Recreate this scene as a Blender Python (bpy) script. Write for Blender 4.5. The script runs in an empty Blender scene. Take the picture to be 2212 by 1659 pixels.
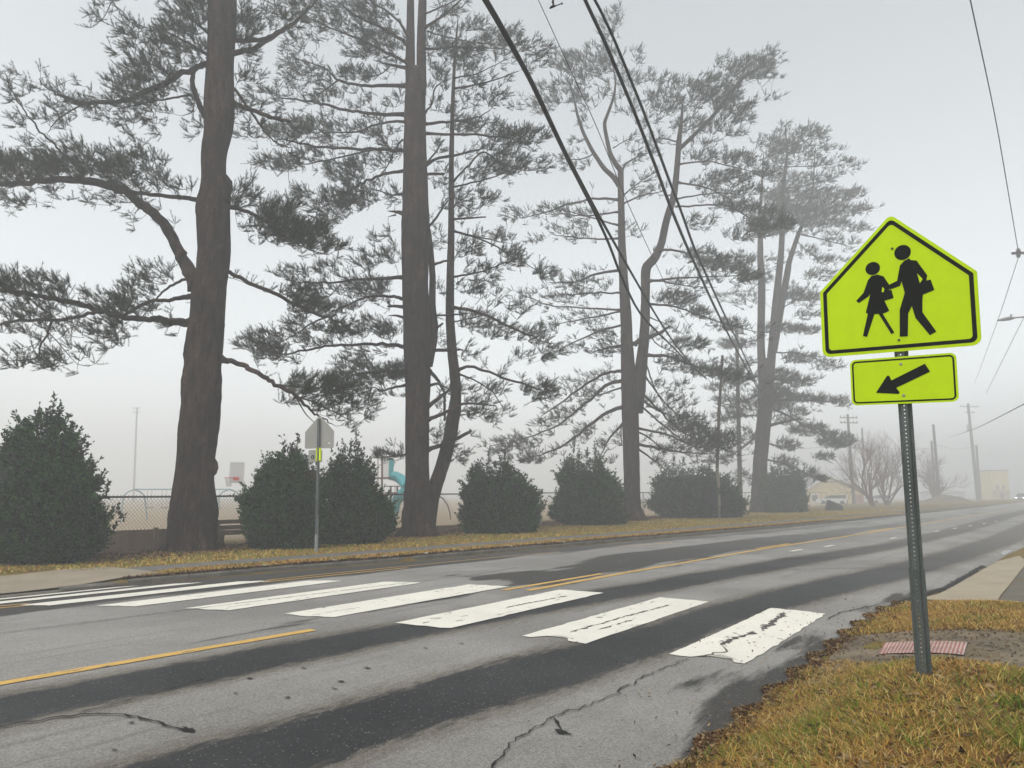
import bpy, bmesh, math, random
import numpy as np
from mathutils import Vector, Matrix
random.seed(7); rng = np.random.default_rng(11)
SC = bpy.context.scene; COL = SC.collection

# ------------------------------------------------------------------ camera
F, PITCH, CZ, AL = 1530.0, .1592, 1.581, .6117      # measured on a 2212 x 1659 view of the place
cam = bpy.data.cameras.new('camera'); co = bpy.data.objects.new('camera', cam); COL.objects.link(co)
co.location = (0, 0, CZ); co.rotation_euler = (math.pi/2+PITCH, 0, 0)
cam.sensor_width = 36; cam.lens = F/2212*36; cam.clip_start = .05; cam.clip_end = 2000
SC.camera = co
# ------------------------------------------------------------------ sky, sun, exposure
SUN_EL, SUN_AZ = 58, 215          # degrees; azimuth clockwise from +Y: high behind the camera
w = bpy.data.worlds.new('World'); SC.world = w; w.use_nodes = True
nt = w.node_tree; nt.nodes.clear()
sky = nt.nodes.new('ShaderNodeTexSky'); sky.sky_type = 'NISHITA'; sky.sun_disc = False
sky.sun_elevation = math.radians(SUN_EL); sky.sun_rotation = math.radians(SUN_AZ)
sky.air_density = 1.0; sky.dust_density = 1.5; sky.ozone_density = 1.0
hs = nt.nodes.new('ShaderNodeHueSaturation'); hs.inputs['Saturation'].default_value = .10
bgn = nt.nodes.new('ShaderNodeBackground'); bgn.inputs['Strength'].default_value = .145
ow = nt.nodes.new('ShaderNodeOutputWorld')
wb = nt.nodes.new('ShaderNodeMix'); wb.data_type = 'RGBA'; wb.blend_type = 'MULTIPLY'; wb.inputs[0].default_value = 1; wb.inputs[7].default_value = (.975, 1.010, 1.012, 1)
nt.links.new(sky.outputs[0], hs.inputs['Color']); nt.links.new(hs.outputs[0], wb.inputs[6]); nt.links.new(wb.outputs[2], bgn.inputs[0]); nt.links.new(bgn.outputs[0], ow.inputs[0])
sl = bpy.data.lights.new('sun', 'SUN'); sl.energy = .8; sl.angle = math.radians(25); sl.color = (1, .965, .92)
so = bpy.data.objects.new('sun', sl); COL.objects.link(so)
so.rotation_euler = (math.radians(90-SUN_EL), 0, math.radians(180-SUN_AZ))
SC.view_settings.view_transform = 'Standard'; SC.view_settings.look = 'None'
SC.view_settings.exposure = .80; SC.view_settings.gamma = 1
SC.render.engine = 'CYCLES'
cy = SC.cycles; cy.max_bounces = 6; cy.diffuse_bounces = 2; cy.glossy_bounces = 2; cy.transmission_bounces = 2
cy.volume_bounces = 2; cy.transparent_max_bounces = 8; cy.use_denoising = True; cy.sample_clamp_indirect = 3
cy.caustics_reflective = False; cy.caustics_refractive = False
FOG = .0069

# ------------------------------------------------------------------ geometry of the place
cp, sp_ = math.cos(PITCH), math.sin(PITCH)
SA, CA = math.sin(AL), math.cos(AL)                 # road direction (SA,CA); left normal (-CA,SA)
def ray(x, y):
    a = (x-1106)/F; b = (829.5-y)/F
    return np.array([a, cp-b*sp_, sp_+b*cp])
def at(x, y, Y):
    r = ray(x, y); t = Y/r[1]; return np.array([r[0]*t, Y, CZ+r[2]*t])
def sn(X, Y): return X*SA+Y*CA, -X*CA+Y*SA
def xy(S, N): return S*SA-N*CA, S*CA+N*SA
ip = np.interp
def smooth(t): t = np.clip(t, 0, 1); return t*t*(3-2*t)
CS = [-80, 9, 12, 19, 26, 33, 42, 56, 80, 120, 180, 260, 330]
CC = [0, 0, -.2, -.45, -.95, -1.5, -2.3, -3.6, -5.8, -9.8, -17, -30, -43]
def cen(S): return ip(S, CS, CC)
def kerb(S): return ip(S, [-80, 4, 5.1, 7.4, 9.2, 12.1, 17.5, 25, 33.6, 46, 64, 84, 120, 180, 260, 330],
                       [14.3, 14.2, 14.04, 13.5, 12.7, 11.5, 10.85, 9.75, 8.9, 7.8, 6.15, 3.7, .0, -7, -20, -33])
def nedge(S): return ip(S, [-80, 9, 10.5, 12.2, 13.9, 17.8, 24, 27, 33, 42, 56, 80, 120, 180, 260, 330],
                        [1.62, 1.6, 1.55, 1.3, 1.0, .75, .25, -.05, -.5, -1.2, -2.2, -4., -8, -15.4, -28.4, -44])
def rise(S): return ip(S, [0, 35, 60, 90, 130, 180, 330], [0, 0, .12, .35, .75, .95, 1.35])
def crown(n): return .0073*(6.63**2-(np.clip(n, 0, 14.3)-6.63)**2)
def zroad(S, N): return crown(N-cen(S))+rise(S)
def hbank(S): return ip(S, [-80, 5.6, 6.1, 6.7, 7.9, 8.6, 11.0, 11.8, 30, 60], [.37, .37, .31, .17, .13, .16, .14, .04, .05, .1])
def lawn(S): return ip(S, [-80, 8, 14, 24, 33, 60, 100, 330], [.08, .10, .13, .23, .34, .32, .45, 1.45])
def zg(S, N):
    S = np.asarray(S, float); N = np.asarray(N, float)
    K = kerb(S); E = nedge(S)
    zr = zroad(S, np.clip(N, E, K))
    zk = zroad(S, K)+ip(S, [-80, 6.0, 7.0, 330], [.03, .03, .12, .12])
    fenceN = 19.5+0*S
    t = smooth((N-K)/np.maximum(fenceN-K, 3))
    zl = zk+(np.maximum(lawn(S), zk*.6)-zk)*t
    fld = ip(S, [-80, 0, 30, 60, 100, 330], [-.15, -.15, .1, .35, .7, 1.4])
    zl = np.where(N > 21, zl+(fld-zl)*smooth((N-21)/12), zl)
    zn = zroad(S, E)+hbank(S)*smooth((E-N)/1.15)
    return np.where(N > K, zl, np.where(N < E, zn, zr))
def zxy(X, Y): return float(zg(*sn(X, Y)))
def G(x, y, tmax=400):
    """where the line of sight through a measured point meets the ground"""
    r = ray(x, y); t = np.concatenate([np.linspace(2, 60, 6000), np.linspace(60, tmax, 6000)])
    X = r[0]*t; Y = r[1]*t; z = CZ+r[2]*t; S, N = sn(X, Y)
    d = z-zg(S, N); i = np.argmax(d < 0)
    if d[i] >= 0: i = len(t)-1
    return X[i], Y[i], float(zg(S[i], N[i])), S[i], N[i]

# ------------------------------------------------------------------ helpers
def link(o, parent=None):
    COL.objects.link(o)
    if parent: o.parent = parent
    return o
def tag(o, label=None, cat=None, group=None, kind=None):
    if label: o['label'] = label
    if cat: o['category'] = cat
    if group: o['group'] = group
    if kind: o['kind'] = kind
    return o
def empty(name, loc, label, cat, group=None, rz=0):
    o = bpy.data.objects.new(name, None); o.location = loc; o.rotation_euler = (0, 0, rz); o.empty_display_size = .2
    link(o); return tag(o, label, cat, group)
class MB:
    """collects vertices and faces (any size), then links them as ONE mesh object"""
    def __init__(s): s.v = []; s.f = {}; s.n = 0; s.mi = {}
    def add(s, v, f, mi=0):
        v = np.asarray(v, float).reshape(-1, 3); f = np.asarray(f, int)
        if len(f) == 0: return
        s.v.append(v); s.f.setdefault((f.shape[1], mi), []).append(f+s.n); s.n += len(v)
    def box(s, c, d, rz=0, mi=0, taper=1):
        x, y, z = np.array(d)/2
        v = np.array([(a*x*(taper if cc > 0 else 1), b*y*(taper if cc > 0 else 1), cc*z) for cc in (-1, 1) for a, b in ((-1, -1), (1, -1), (1, 1), (-1, 1))])
        ca, sa = math.cos(rz), math.sin(rz)
        v = np.stack([v[:, 0]*ca-v[:, 1]*sa, v[:, 0]*sa+v[:, 1]*ca, v[:, 2]], 1)+np.array(c)
        s.add(v, [(0, 3, 2, 1), (4, 5, 6, 7), (0, 1, 5, 4), (1, 2, 6, 5), (2, 3, 7, 6), (3, 0, 4, 7)], mi)
    def tube(s, P, R, k=8, mi=0, cap=True, bump=0, seed=0):
        P = np.asarray(P, float); R = np.broadcast_to(np.asarray(R, float), (len(P),)); n = len(P)
        T = np.gradient(P, axis=0); T /= np.linalg.norm(T, axis=1)[:, None]+1e-9
        ref = np.array([0, 0, 1.]) if abs(T[0, 2]) < .8 else np.array([0, 1., 0])
        A = np.cross(T, ref); A /= np.linalg.norm(A, axis=1)[:, None]+1e-9; B = np.cross(T, A)
        th = np.arange(k)/k*2*math.pi
        RR = R[:, None]*np.ones(k)
        if bump:
            r2 = np.random.default_rng(seed)
            if k >= 20:
                rg = r2.normal(0, 1, (n, k)); 
                for _ in range(3): rg[1:-1] = (rg[:-2]+2*rg[1:-1]+rg[2:])/4
                RR = RR*(1+.055*rg)
            for m in range(1, 5):
                RR = RR*(1+bump/m*np.sin(m*th[None]+r2.uniform(0, 6)+np.cumsum(r2.normal(0, .35, n))[:, None]))
            RR = RR*(1+bump*.35*r2.normal(0, 1, (n, k)))
        V = P[:, None]+RR[..., None]*(np.cos(th)[None, :, None]*A[:, None]+np.sin(th)[None, :, None]*B[:, None])
        i = np.arange(n-1)[:, None]*k; j = np.arange(k)[None]; j2 = (j+1) % k
        f = np.stack([i+j, i+j2, i+k+j2, i+k+j], -1).reshape(-1, 4)
        s.add(V.reshape(-1, 3), f, mi)
        if cap:
            e = V[-1]; s.add(np.vstack([e, P[-1]]), [(q, (q+1) % k, k) for q in range(k)], mi)
            e = V[0]; s.add(np.vstack([e, P[0]]), [((q+1) % k, q, k) for q in range(k)], mi)
    def bar(s, a, b, r, k=8, mi=0): s.tube([a, b], [r, r], k, mi)
    def build(s, name, mats, parent=None, shade=False, col=None):
        me = bpy.data.meshes.new(name); V = np.vstack(s.v)
        p_ = parent
        while p_ is not None: V = V-np.array(p_.location); p_ = p_.parent
        me.vertices.add(len(V)); me.vertices.foreach_set('co', V.astype(np.float32).ravel())
        L = []; ls = []; mi = []; o = 0
        for (k, m), fl in s.f.items():
            f = np.vstack(fl); L.append(f.ravel()); ls.append(o+np.arange(len(f))*k); mi.append(np.full(len(f), m)); o += f.size
        L = np.concatenate(L); ls = np.concatenate(ls); mi = np.concatenate(mi)
        me.loops.add(len(L)); me.loops.foreach_set('vertex_index', L.astype(np.int32))
        me.polygons.add(len(ls)); me.polygons.foreach_set('loop_start', ls.astype(np.int32))
        me.polygons.foreach_set('material_index', mi.astype(np.int32))
        me.polygons.foreach_set('use_smooth', np.full(len(ls), bool(shade)))
        me.update(calc_edges=True)
        if col is not None:
            ca = me.color_attributes.new('tint', 'FLOAT_COLOR', 'POINT'); c = np.ones((len(V), 4), np.float32); c[:, :3] = col
            ca.data.foreach_set('color', c.ravel())
        for m in (mats if isinstance(mats, (list, tuple)) else [mats]): me.materials.append(m)
        ob = bpy.data.objects.new(name, me); link(ob)
        if parent is not None: ob.parent = parent
        return ob

def poly_prism(mb, pts2, o, ex, ez, n, t0, t1, mi=0):
    """extrude a flat outline given in (ex,ez) coordinates from depth t0 to t1 along n"""
    bm = bmesh.new()
    vs = [bm.verts.new(o+ex*a+ez*b+n*t0) for a, b in pts2]
    f = bm.faces.new(vs)
    r = bmesh.ops.extrude_face_region(bm, geom=[f])
    for v in r['geom']:
        if isinstance(v, bmesh.types.BMVert): v.co += Vector(n*(t1-t0))
    bmesh.ops.triangulate(bm, faces=bm.faces[:]); bmesh.ops.recalc_face_normals(bm, faces=bm.faces[:])
    bm.verts.ensure_lookup_table()
    mb.add([v.co[:] for v in bm.verts], [[v.index for v in f.verts] for f in bm.faces], mi); bm.free()
def rounded(pts, r, seg=5):
    out = []; n = len(pts); r = r if isinstance(r, (list, tuple)) else [r]*n
    for i in range(n):
        p = np.array(pts[i]); a = np.array(pts[i-1])-p; b = np.array(pts[(i+1) % n])-p
        a /= np.linalg.norm(a); b /= np.linalg.norm(b)
        d = r[i]/math.tan(math.acos(np.clip(a@b, -1, 1))/2)
        s, e = p+a*d, p+b*d; bis = a+b; bis /= np.linalg.norm(bis)
        c = p+bis*(r[i]/math.sin(math.acos(np.clip(a@b, -1, 1))/2))
        for k in range(seg+1):
            t = k/seg; q = s*(1-t)+e*t-c; out.append(tuple(c+q/np.linalg.norm(q)*r[i]))
    return out

# ------------------------------------------------------------------ materials
def mat(name, col=(.5, .5, .5), rough=.8, metal=0., noise=None, spec=.3, bump=0, bscale=40, vcol=False):
    m = bpy.data.materials.new(name); m.use_nodes = True; t = m.node_tree; b = t.nodes['Principled BSDF']
    b.inputs['Base Color'].default_value = (*col, 1); b.inputs['Roughness'].default_value = rough
    b.inputs['Metallic'].default_value = metal; b.inputs['Specular IOR Level'].default_value = spec
    src = None
    if vcol:
        a = t.nodes.new('ShaderNodeAttribute'); a.attribute_name = 'tint'; src = a.outputs['Color']
    if noise:      # list of (scale, detail, dark colour factor, light factor)
        g = t.nodes.new('ShaderNodeTexCoord')
        for sc, amt, lo, hi, *st in noise:
            n = t.nodes.new('ShaderNodeTexNoise'); n.inputs['Scale'].default_value = sc; n.inputs['Detail'].default_value = 6
            n.inputs['Roughness'].default_value = .65
            vec = g.outputs['Object']
            if st:
                mp = t.nodes.new('ShaderNodeMapping'); mp.inputs['Scale'].default_value = st[0]; t.links.new(vec, mp.inputs[0]); vec = mp.outputs[0]
            t.links.new(vec, n.inputs['Vector'])
            r = t.nodes.new('ShaderNodeMapRange'); r.inputs['From Min'].default_value = .5-amt; r.inputs['From Max'].default_value = .5+amt
            r.inputs['To Min'].default_value = lo; r.inputs['To Max'].default_value = hi
            t.links.new(n.outputs['Fac'], r.inputs['Value'])
            mx = t.nodes.new('ShaderNodeMix'); mx.data_type = 'RGBA'; mx.blend_type = 'MULTIPLY'; mx.inputs['Factor'].default_value = 1
            if src is not None: t.links.new(src, mx.inputs[6])
            else: mx.inputs[6].default_value = (*col, 1)
            cc = t.nodes.new('ShaderNodeCombineColor')
            for q in range(3): t.links.new(r.outputs[0], cc.inputs[q])
            t.links.new(cc.outputs[0], mx.inputs[7]); src = mx.outputs[2]
    if src is not None: t.links.new(src, b.inputs['Base Color'])
    if bump:
        g = t.nodes.new('ShaderNodeTexCoord'); n = t.nodes.new('ShaderNodeTexNoise'); n.inputs['Scale'].default_value = bscale; n.inputs['Detail'].default_value = 8
        t.links.new(g.outputs['Object'], n.inputs['Vector'])
        bp = t.nodes.new('ShaderNodeBump'); bp.inputs['Strength'].default_value = bump; bp.inputs['Distance'].default_value = .03
        t.links.new(n.outputs['Fac'], bp.inputs['Height']); t.links.new(bp.outputs[0], b.inputs['Normal'])
    return m
M = dict(
 bark=mat('pine_bark', (.025, .0155, .0115), .95, spec=.05, noise=[(1.2, .2, .5, 1.4), (7, .16, .3, 1.9, (1, 1, .22)), (22, .2, .45, 1.8, (1, 1, .35)), (2.2, .2, .6, 1.5, (1, 1, .5))], bump=1.0, bscale=11),
 twig=mat('twig_bark', (.020, .016, .013), .95, spec=.05),
 needle=mat('pine_needles', (.019, .030, .006), .8, spec=.06, noise=[(.9, .25, .7, 1.4), (12, .2, .75, 1.3)]),
 holly=mat('holly_leaf', (.030, .045, .024), .5, spec=.16, noise=[(3, .25, .6, 1.5)], vcol=True),
 hollycore=mat('holly_dark_core', (.010, .014, .008), .95),  # filler core of the shrubs, inner shade put into its dark colour
 stem=mat('shrub_stem', (.05, .04, .03), .9),
 conc=mat('concrete', (.29, .24, .175), .85, noise=[(1.3, .25, .72, 1.2), (60, .25, .85, 1.15)], bump=.2, bscale=80),
 kerbm=mat('kerb_concrete', (.15, .135, .11), .9, noise=[(3, .25, .5, 1.3), (40, .25, .8, 1.2)]),
 walk=mat('old_sidewalk', (.13, .125, .115), .9, noise=[(1.2, .25, .75, 1.2), (50, .25, .85, 1.15)]),
 dirt=mat('dirt', (.12, .085, .05), .95, noise=[(2, .25, .6, 1.4), (25, .25, .6, 1.4)], bump=.5, bscale=30),
 white=mat('thermoplastic_white', (.76, .72, .63), .8, noise=[(1.8, .25, .88, 1.05, (1, 1, 1)), (60, .25, .90, 1.05)]),
 yellow=mat('road_paint_yellow', (.60, .37, .10), .7, noise=[(5, .3, .85, 1.1), (60, .3, .85, 1.1)]),
 crack=mat('crack_asphalt', (.018, .017, .016), .95),
 oil=mat('damp_spot', (.05, .048, .045), .8),
 fyg=mat('sign_yellow_green', (.53, .74, .001), .6, spec=.12, noise=[(2.2, .25, .90, 1.04, (1, 1, .3)), (14, .25, .95, 1.03)]),
 black=mat('sign_black', (.004, .005, .004), .6, spec=.08),
 signback=mat('sign_back_aluminium', (.34, .33, .30), .6, .15, noise=[(3, .3, .9, 1.08)]),
 galv=mat('weathered_post_steel', (.10, .115, .11), .55, .35, noise=[(5, .25, .55, 1.5, (1, 1, .25)), (60, .2, .8, 1.25)]),
 steel=mat('galvanised_steel', (.30, .31, .31), .5, .5, noise=[(6, .25, .8, 1.2)]),
 rail=mat('fence_rail', (.035, .03, .03), .7, .2),
 wire=mat('fence_wire', (.16, .15, .14), .7, .2),
 cable=mat('cable_rubber', (.008, .008, .009), .6),
 wood=mat('weathered_timber', (.26, .18, .125), .9, noise=[(2, .25, .6, 1.4, (1, 1, .1)), (20, .25, .75, 1.2)]),
 pole=mat('pole_wood', (.11, .085, .065), .9, noise=[(4, .25, .7, 1.3, (1, 1, .1))]),
 farpole=mat('utility_pole_wood', (.07, .06, .05), .9, noise=[(4, .25, .7, 1.3, (1, 1, .1))]),
 barepole=mat('bare_pole_wood', (.30, .25, .18), .9, noise=[(4, .25, .6, 1.2, (1, 1, .1))]),
 teal=mat('slide_plastic', (.05, .30, .33), .4), pvc=mat('playground_paint', (.55, .48, .45), .5),
 brown=mat('playground_deck', (.14, .07, .06), .6), bluepaint=mat('swing_frame_paint', (.25, .36, .40), .5),
 rim=mat('hoop_red', (.55, .06, .04), .5), board=mat('backboard', (.50, .50, .50), .5), net=mat('net_cord', (.5, .5, .48), .8),
 cream=mat('cream_wall', (.52, .42, .20), .85, noise=[(1, .3, .93, 1.05)]), trimw=mat('white_trim', (.75, .75, .73), .6),
 roof=mat('grey_roof', (.16, .15, .15), .9), glass=mat('dark_glass', (.03, .035, .04), .1, spec=.6),
 ywall=mat('yellow_wall', (.60, .46, .16), .85), wwall=mat('white_wall', (.6, .62, .64), .85), redwall=mat('dull_red_wall', (.30, .13, .09), .85),
 carw=mat('car_paint_white', (.6, .6, .6), .3, spec=.5), card=mat('car_paint_dark', (.07, .08, .09), .3, spec=.5), tyre=mat('tyre', (.012, .012, .012), .9),
 tactile=mat('tactile_red', (.36, .15, .12), .85, noise=[(3, .25, .6, 1.2), (40, .25, .8, 1.2)]), tactw=mat('worn_tactile', (.5, .40, .36), .85, noise=[(3, .25, .6, 1.1)]),
 lamp=mat('lamp_metal', (.25, .25, .25), .5, .3), insul=mat('insulator', (.05, .04, .04), .4),
 water=mat('puddle_water', (.03, .03, .03), .02, spec=.8), baretw=mat('bare_twig', (.13, .068, .062), .9),
 rock=mat('dark_block', (.045, .038, .034), .9, noise=[(4, .25, .7, 1.3)]),
 drydeb=mat('pale_debris', (.45, .40, .33), .9), lit=mat('head_lamp', (.8, .8, .8), .2),
)
M['lit'].node_tree.nodes['Principled BSDF'].inputs['Emission Color'].default_value = (1, .97, .9, 1)
M['lit'].node_tree.nodes['Principled BSDF'].inputs['Emission Strength'].default_value = 4
def worn(m, col, sc, lo, hi, st=(1, 1, 1)):
    """lets the asphalt show through where the paint has flaked off"""
    t = m.node_tree; b = t.nodes['Principled BSDF']; old = b.inputs['Base Color'].links[0].from_socket
    g = t.nodes.new('ShaderNodeTexCoord'); mp = t.nodes.new('ShaderNodeMapping'); mp.inputs['Rotation'].default_value = (0, 0, -(math.pi/2-AL)); mp2 = t.nodes.new('ShaderNodeMapping'); mp2.inputs['Scale'].default_value = st
    n = t.nodes.new('ShaderNodeTexNoise'); n.inputs['Scale'].default_value = sc; n.inputs['Detail'].default_value = 10; n.inputs['Roughness'].default_value = .7
    t.links.new(g.outputs['Object'], mp.inputs[0]); t.links.new(mp.outputs[0], mp2.inputs[0]); t.links.new(mp2.outputs[0], n.inputs['Vector'])
    r_ = t.nodes.new('ShaderNodeMapRange'); r_.interpolation_type = 'SMOOTHSTEP'; r_.inputs['From Min'].default_value = lo; r_.inputs['From Max'].default_value = hi
    mx = t.nodes.new('ShaderNodeMix'); mx.data_type = 'RGBA'; mx.inputs[7].default_value = (*col, 1)
    t.links.new(n.outputs['Fac'], r_.inputs[0]); t.links.new(r_.outputs[0], mx.inputs[0]); t.links.new(old, mx.inputs[6]); t.links.new(mx.outputs[2], b.inputs['Base Color'])
worn(M['white'], (.20, .19, .175), 7, .60, .64, (.35, 1.3, 1)); worn(M['yellow'], (.17, .15, .12), 9, .58, .63, (.4, 1.3, 1))
M['scar'] = mat('branch_scar', (.055, .036, .026), .9, noise=[(9, .2, .5, 1.4)])
M['blade'] = mat('grass_blade', (.2, .16, .06), .8, vcol=True, spec=.06)

def ground_material():
    m = bpy.data.materials.new('winter_ground'); m.use_nodes = True; t = m.node_tree; b = t.nodes['Principled BSDF']
    b.inputs['Roughness'].default_value = .95; b.inputs['Specular IOR Level'].default_value = .1
    g = t.nodes.new('ShaderNodeTexCoord')
    def noise(sc, det=5):
        n = t.nodes.new('ShaderNodeTexNoise'); n.inputs['Scale'].default_value = sc; n.inputs['Detail'].default_value = det; n.inputs['Roughness'].default_value = .65
        t.links.new(g.outputs['Object'], n.inputs['Vector']); return n.outputs['Fac']
    r = t.nodes.new('ShaderNodeValToRGB'); e = r.color_ramp.elements
    e[0].position = .32; e[0].color = (.055, .032, .018, 1); e[1].position = .72; e[1].color = (.20, .15, .055, 1)
    q = e.new(.45); q.color = (.17, .10, .035, 1); q = e.new(.58); q.color = (.17, .145, .04, 1)
    mth = t.nodes.new('ShaderNodeMath'); mth.operation = 'MULTIPLY_ADD'; mth.inputs[1].default_value = .45
    t.links.new(noise(9), mth.inputs[0]); m2 = t.nodes.new('ShaderNodeMath'); m2.operation = 'MULTIPLY'; m2.inputs[1].default_value = .55
    t.links.new(noise(.7), m2.inputs[0]); t.links.new(m2.outputs[0], mth.inputs[2]); t.links.new(mth.outputs[0], r.inputs[0])
    a = t.nodes.new('ShaderNodeAttribute'); a.attribute_name = 'tint'       # sand of the playing field, mulch, bare dirt
    mx = t.nodes.new('ShaderNodeMix'); mx.data_type = 'RGBA'
    t.links.new(a.outputs['Alpha'], mx.inputs['Factor']); t.links.new(r.outputs[0], mx.inputs[6])
    mm = t.nodes.new('ShaderNodeMix'); mm.data_type = 'RGBA'; mm.blend_type = 'MULTIPLY'; mm.inputs['Factor'].default_value = .6
    t.links.new(a.outputs['Color'], mm.inputs[6]); cc = t.nodes.new('ShaderNodeMapRange'); cc.inputs['To Max'].default_value = 2
    t.links.new(noise(14), cc.inputs['Value']); k = t.nodes.new('ShaderNodeCombineColor')
    for i in range(3): t.links.new(cc.outputs[0], k.inputs[i])
    t.links.new(k.outputs[0], mm.inputs[7]); t.links.new(mm.outputs[2], mx.inputs[7]); t.links.new(mx.outputs[2], b.inputs['Base Color'])
    bp = t.nodes.new('ShaderNodeBump'); bp.inputs['Strength'].default_value = .6; bp.inputs['Distance'].default_value = .04
    t.links.new(noise(30), bp.inputs['Height']); t.links.new(bp.outputs[0], b.inputs['Normal'])
    return m
def asphalt_material():
    """worn grey asphalt; 'wet' (attribute) is how far a spot lies inside a damp dark wheel track or patch"""
    m = bpy.data.materials.new('worn_asphalt'); m.use_nodes = True; t = m.node_tree; b = t.nodes['Principled BSDF']
    L = t.links.new; g = t.nodes.new('ShaderNodeUVMap'); g.uv_map = 'sn'
    def nz(sc, det=4, st=None, dist=0):
        n = t.nodes.new('ShaderNodeTexNoise'); n.inputs['Scale'].default_value = sc; n.inputs['Detail'].default_value = det; n.inputs['Roughness'].default_value = .6
        n.inputs['Distortion'].default_value = dist
        if st:
            mp = t.nodes.new('ShaderNodeMapping'); mp.inputs['Scale'].default_value = st; L(g.outputs[0], mp.inputs[0]); L(mp.outputs[0], n.inputs['Vector'])
        else: L(g.outputs[0], n.inputs['Vector'])
        return n.outputs['Fac']
    def math_(op, a, bb, c=None):
        n = t.nodes.new('ShaderNodeMath'); n.operation = op
        for i, v in enumerate((a, bb, c)):
            if v is None: continue
            if isinstance(v, (int, float)): n.inputs[i].default_value = v
            else: L(v, n.inputs[i])
        return n.outputs[0]
    def rng_(v, a, bb, c=0, d=1):
        n = t.nodes.new('ShaderNodeMapRange'); n.interpolation_type = 'SMOOTHSTEP'
        for i, q in zip((1, 2, 3, 4), (a, bb, c, d)): n.inputs[i].default_value = q
        L(v, n.inputs[0]); return n.outputs[0]
    def mixc(f, c1, c2):
        n = t.nodes.new('ShaderNodeMix'); n.data_type = 'RGBA'; L(f, n.inputs[0]) if not isinstance(f, float) else None
        for i, c in ((6, c1), (7, c2)):
            if isinstance(c, tuple): n.inputs[i].default_value = (*c, 1)
            else: L(c, n.inputs[i])
        return n.outputs[2]
    a = t.nodes.new('ShaderNodeAttribute'); a.attribute_name = 'wet'
    sep = t.nodes.new('ShaderNodeSeparateColor'); L(a.outputs['Color'], sep.inputs[0])
    wob = math_('MULTIPLY_ADD', math_('SUBTRACT', nz(1.6, 6, (.35, 1.6, 1)), .5), .55, math_('MULTIPLY', math_('SUBTRACT', nz(24, 6, (.25, 1, 1)), .5), .6))
    w1 = rng_(math_('ADD', sep.outputs[0], wob), .40, .60)
    w2 = rng_(math_('ADD', sep.outputs[1], math_('MULTIPLY', math_('SUBTRACT', nz(1.1, 8, (.22, 1.3, 1)), .5), 2.2)), .40, .58)
    streak = rng_(nz(2.2, 8, (.12, 2.2, 1)), .55, .75, 0, .6)
    light = mixc(rng_(nz(.45, 5), .35, .65), (.205, .196, .180), (.275, .262, .242))
    spk = t.nodes.new('ShaderNodeTexVoronoi'); spk.inputs['Scale'].default_value = 110; L(g.outputs[0], spk.inputs['Vector'])
    sb = t.nodes.new('ShaderNodeSeparateColor'); L(spk.outputs['Color'], sb.inputs[0])
    agg = rng_(sb.outputs[0], 0, 1, .74, 1.26)
    agg2 = rng_(nz(90, 3), .3, .7, .86, 1.14)
    am = math_('MULTIPLY', agg, agg2)
    dark = mixc(rng_(nz(.7, 6), .35, .65), (.027, .027, .0275), (.040, .040, .0405))
    c = mixc(streak, light, (.095, .09, .083))
    halo = rng_(math_('ADD', sep.outputs[0], wob), .05, .5, 0, .7)
    c = mixc(halo, c, (.115, .095, .072))
    c = mixc(math_('MULTIPLY', w1, sep.outputs[2]), c, dark)
    c = mixc(math_('MULTIPLY', w2, math_('ADD', .25, math_('MULTIPLY', sep.outputs[2], .75))), c, (.054, .051, .047))
    cc = t.nodes.new('ShaderNodeCombineColor'); 
    for i in range(3): L(am, cc.inputs[i])
    n = t.nodes.new('ShaderNodeMix'); n.data_type = 'RGBA'; n.blend_type = 'MULTIPLY'; n.inputs[0].default_value = .8
    L(c, n.inputs[6]); L(cc.outputs[0], n.inputs[7])
    # bright chips of aggregate
    chip = rng_(sb.outputs[1], .975, .985, 0, .32); out = mixc(chip, n.outputs[2], (.42, .40, .37))
    L(out, b.inputs['Base Color'])
    ro = math_('SUBTRACT', .88, math_('MULTIPLY', math_('MAXIMUM', w1, math_('MULTIPLY', w2, .6)), .30)); L(ro, b.inputs['Roughness'])
    b.inputs['Specular IOR Level'].default_value = .16
    bp = t.nodes.new('ShaderNodeBump'); bp.inputs['Strength'].default_value = .35; bp.inputs['Distance'].default_value = .006
    L(am, bp.inputs['Height']); L(bp.outputs[0], b.inputs['Normal'])
    return m

# ------------------------------------------------------------------ terrain and road
def grid_sheet(name, Sv, Nfun, m, z, uv=False, wet=None, tint=None):
    Sv = np.asarray(Sv, float); rows = [Nfun(s) for s in Sv]; k = len(rows[0])
    N = np.array(rows); S = np.repeat(Sv[:, None], k, 1)
    X, Y = xy(S, N); Z = z(S, N)
    V = np.stack([X, Y, Z], -1).reshape(-1, 3)
    i = np.arange(len(Sv)-1)[:, None]*k; j = np.arange(k-1)[None]
    f = np.stack([i+j, i+j+1, i+k+j+1, i+k+j], -1).reshape(-1, 4)[:, ::-1]
    mb = MB(); mb.add(V, f); o = mb.build(name, m, shade=True); me = o.data
    if uv:
        u = me.uv_layers.new(name='sn'); vi = np.empty(len(me.loops), np.int32); me.loops.foreach_get('vertex_index', vi)
        uvv = np.stack([S.ravel(), (N-cen(S)).ravel()], 1)[vi]; u.data.foreach_set('uv', uvv.astype(np.float32).ravel())
    for nm, c in (('wet', wet), ('tint', tint)):
        if c is not None:
            at_ = me.color_attributes.new(nm, 'FLOAT_COLOR', 'POINT'); at_.data.foreach_set('color', c(S, N).reshape(-1, 4).astype(np.float32).ravel())
    return o
Sfine = np.concatenate([np.arange(-60, -4, 4), np.arange(-4, 14, .25), np.arange(14, 40, .6), np.arange(40, 120, 3), np.arange(120, 330, 10)])
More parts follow.
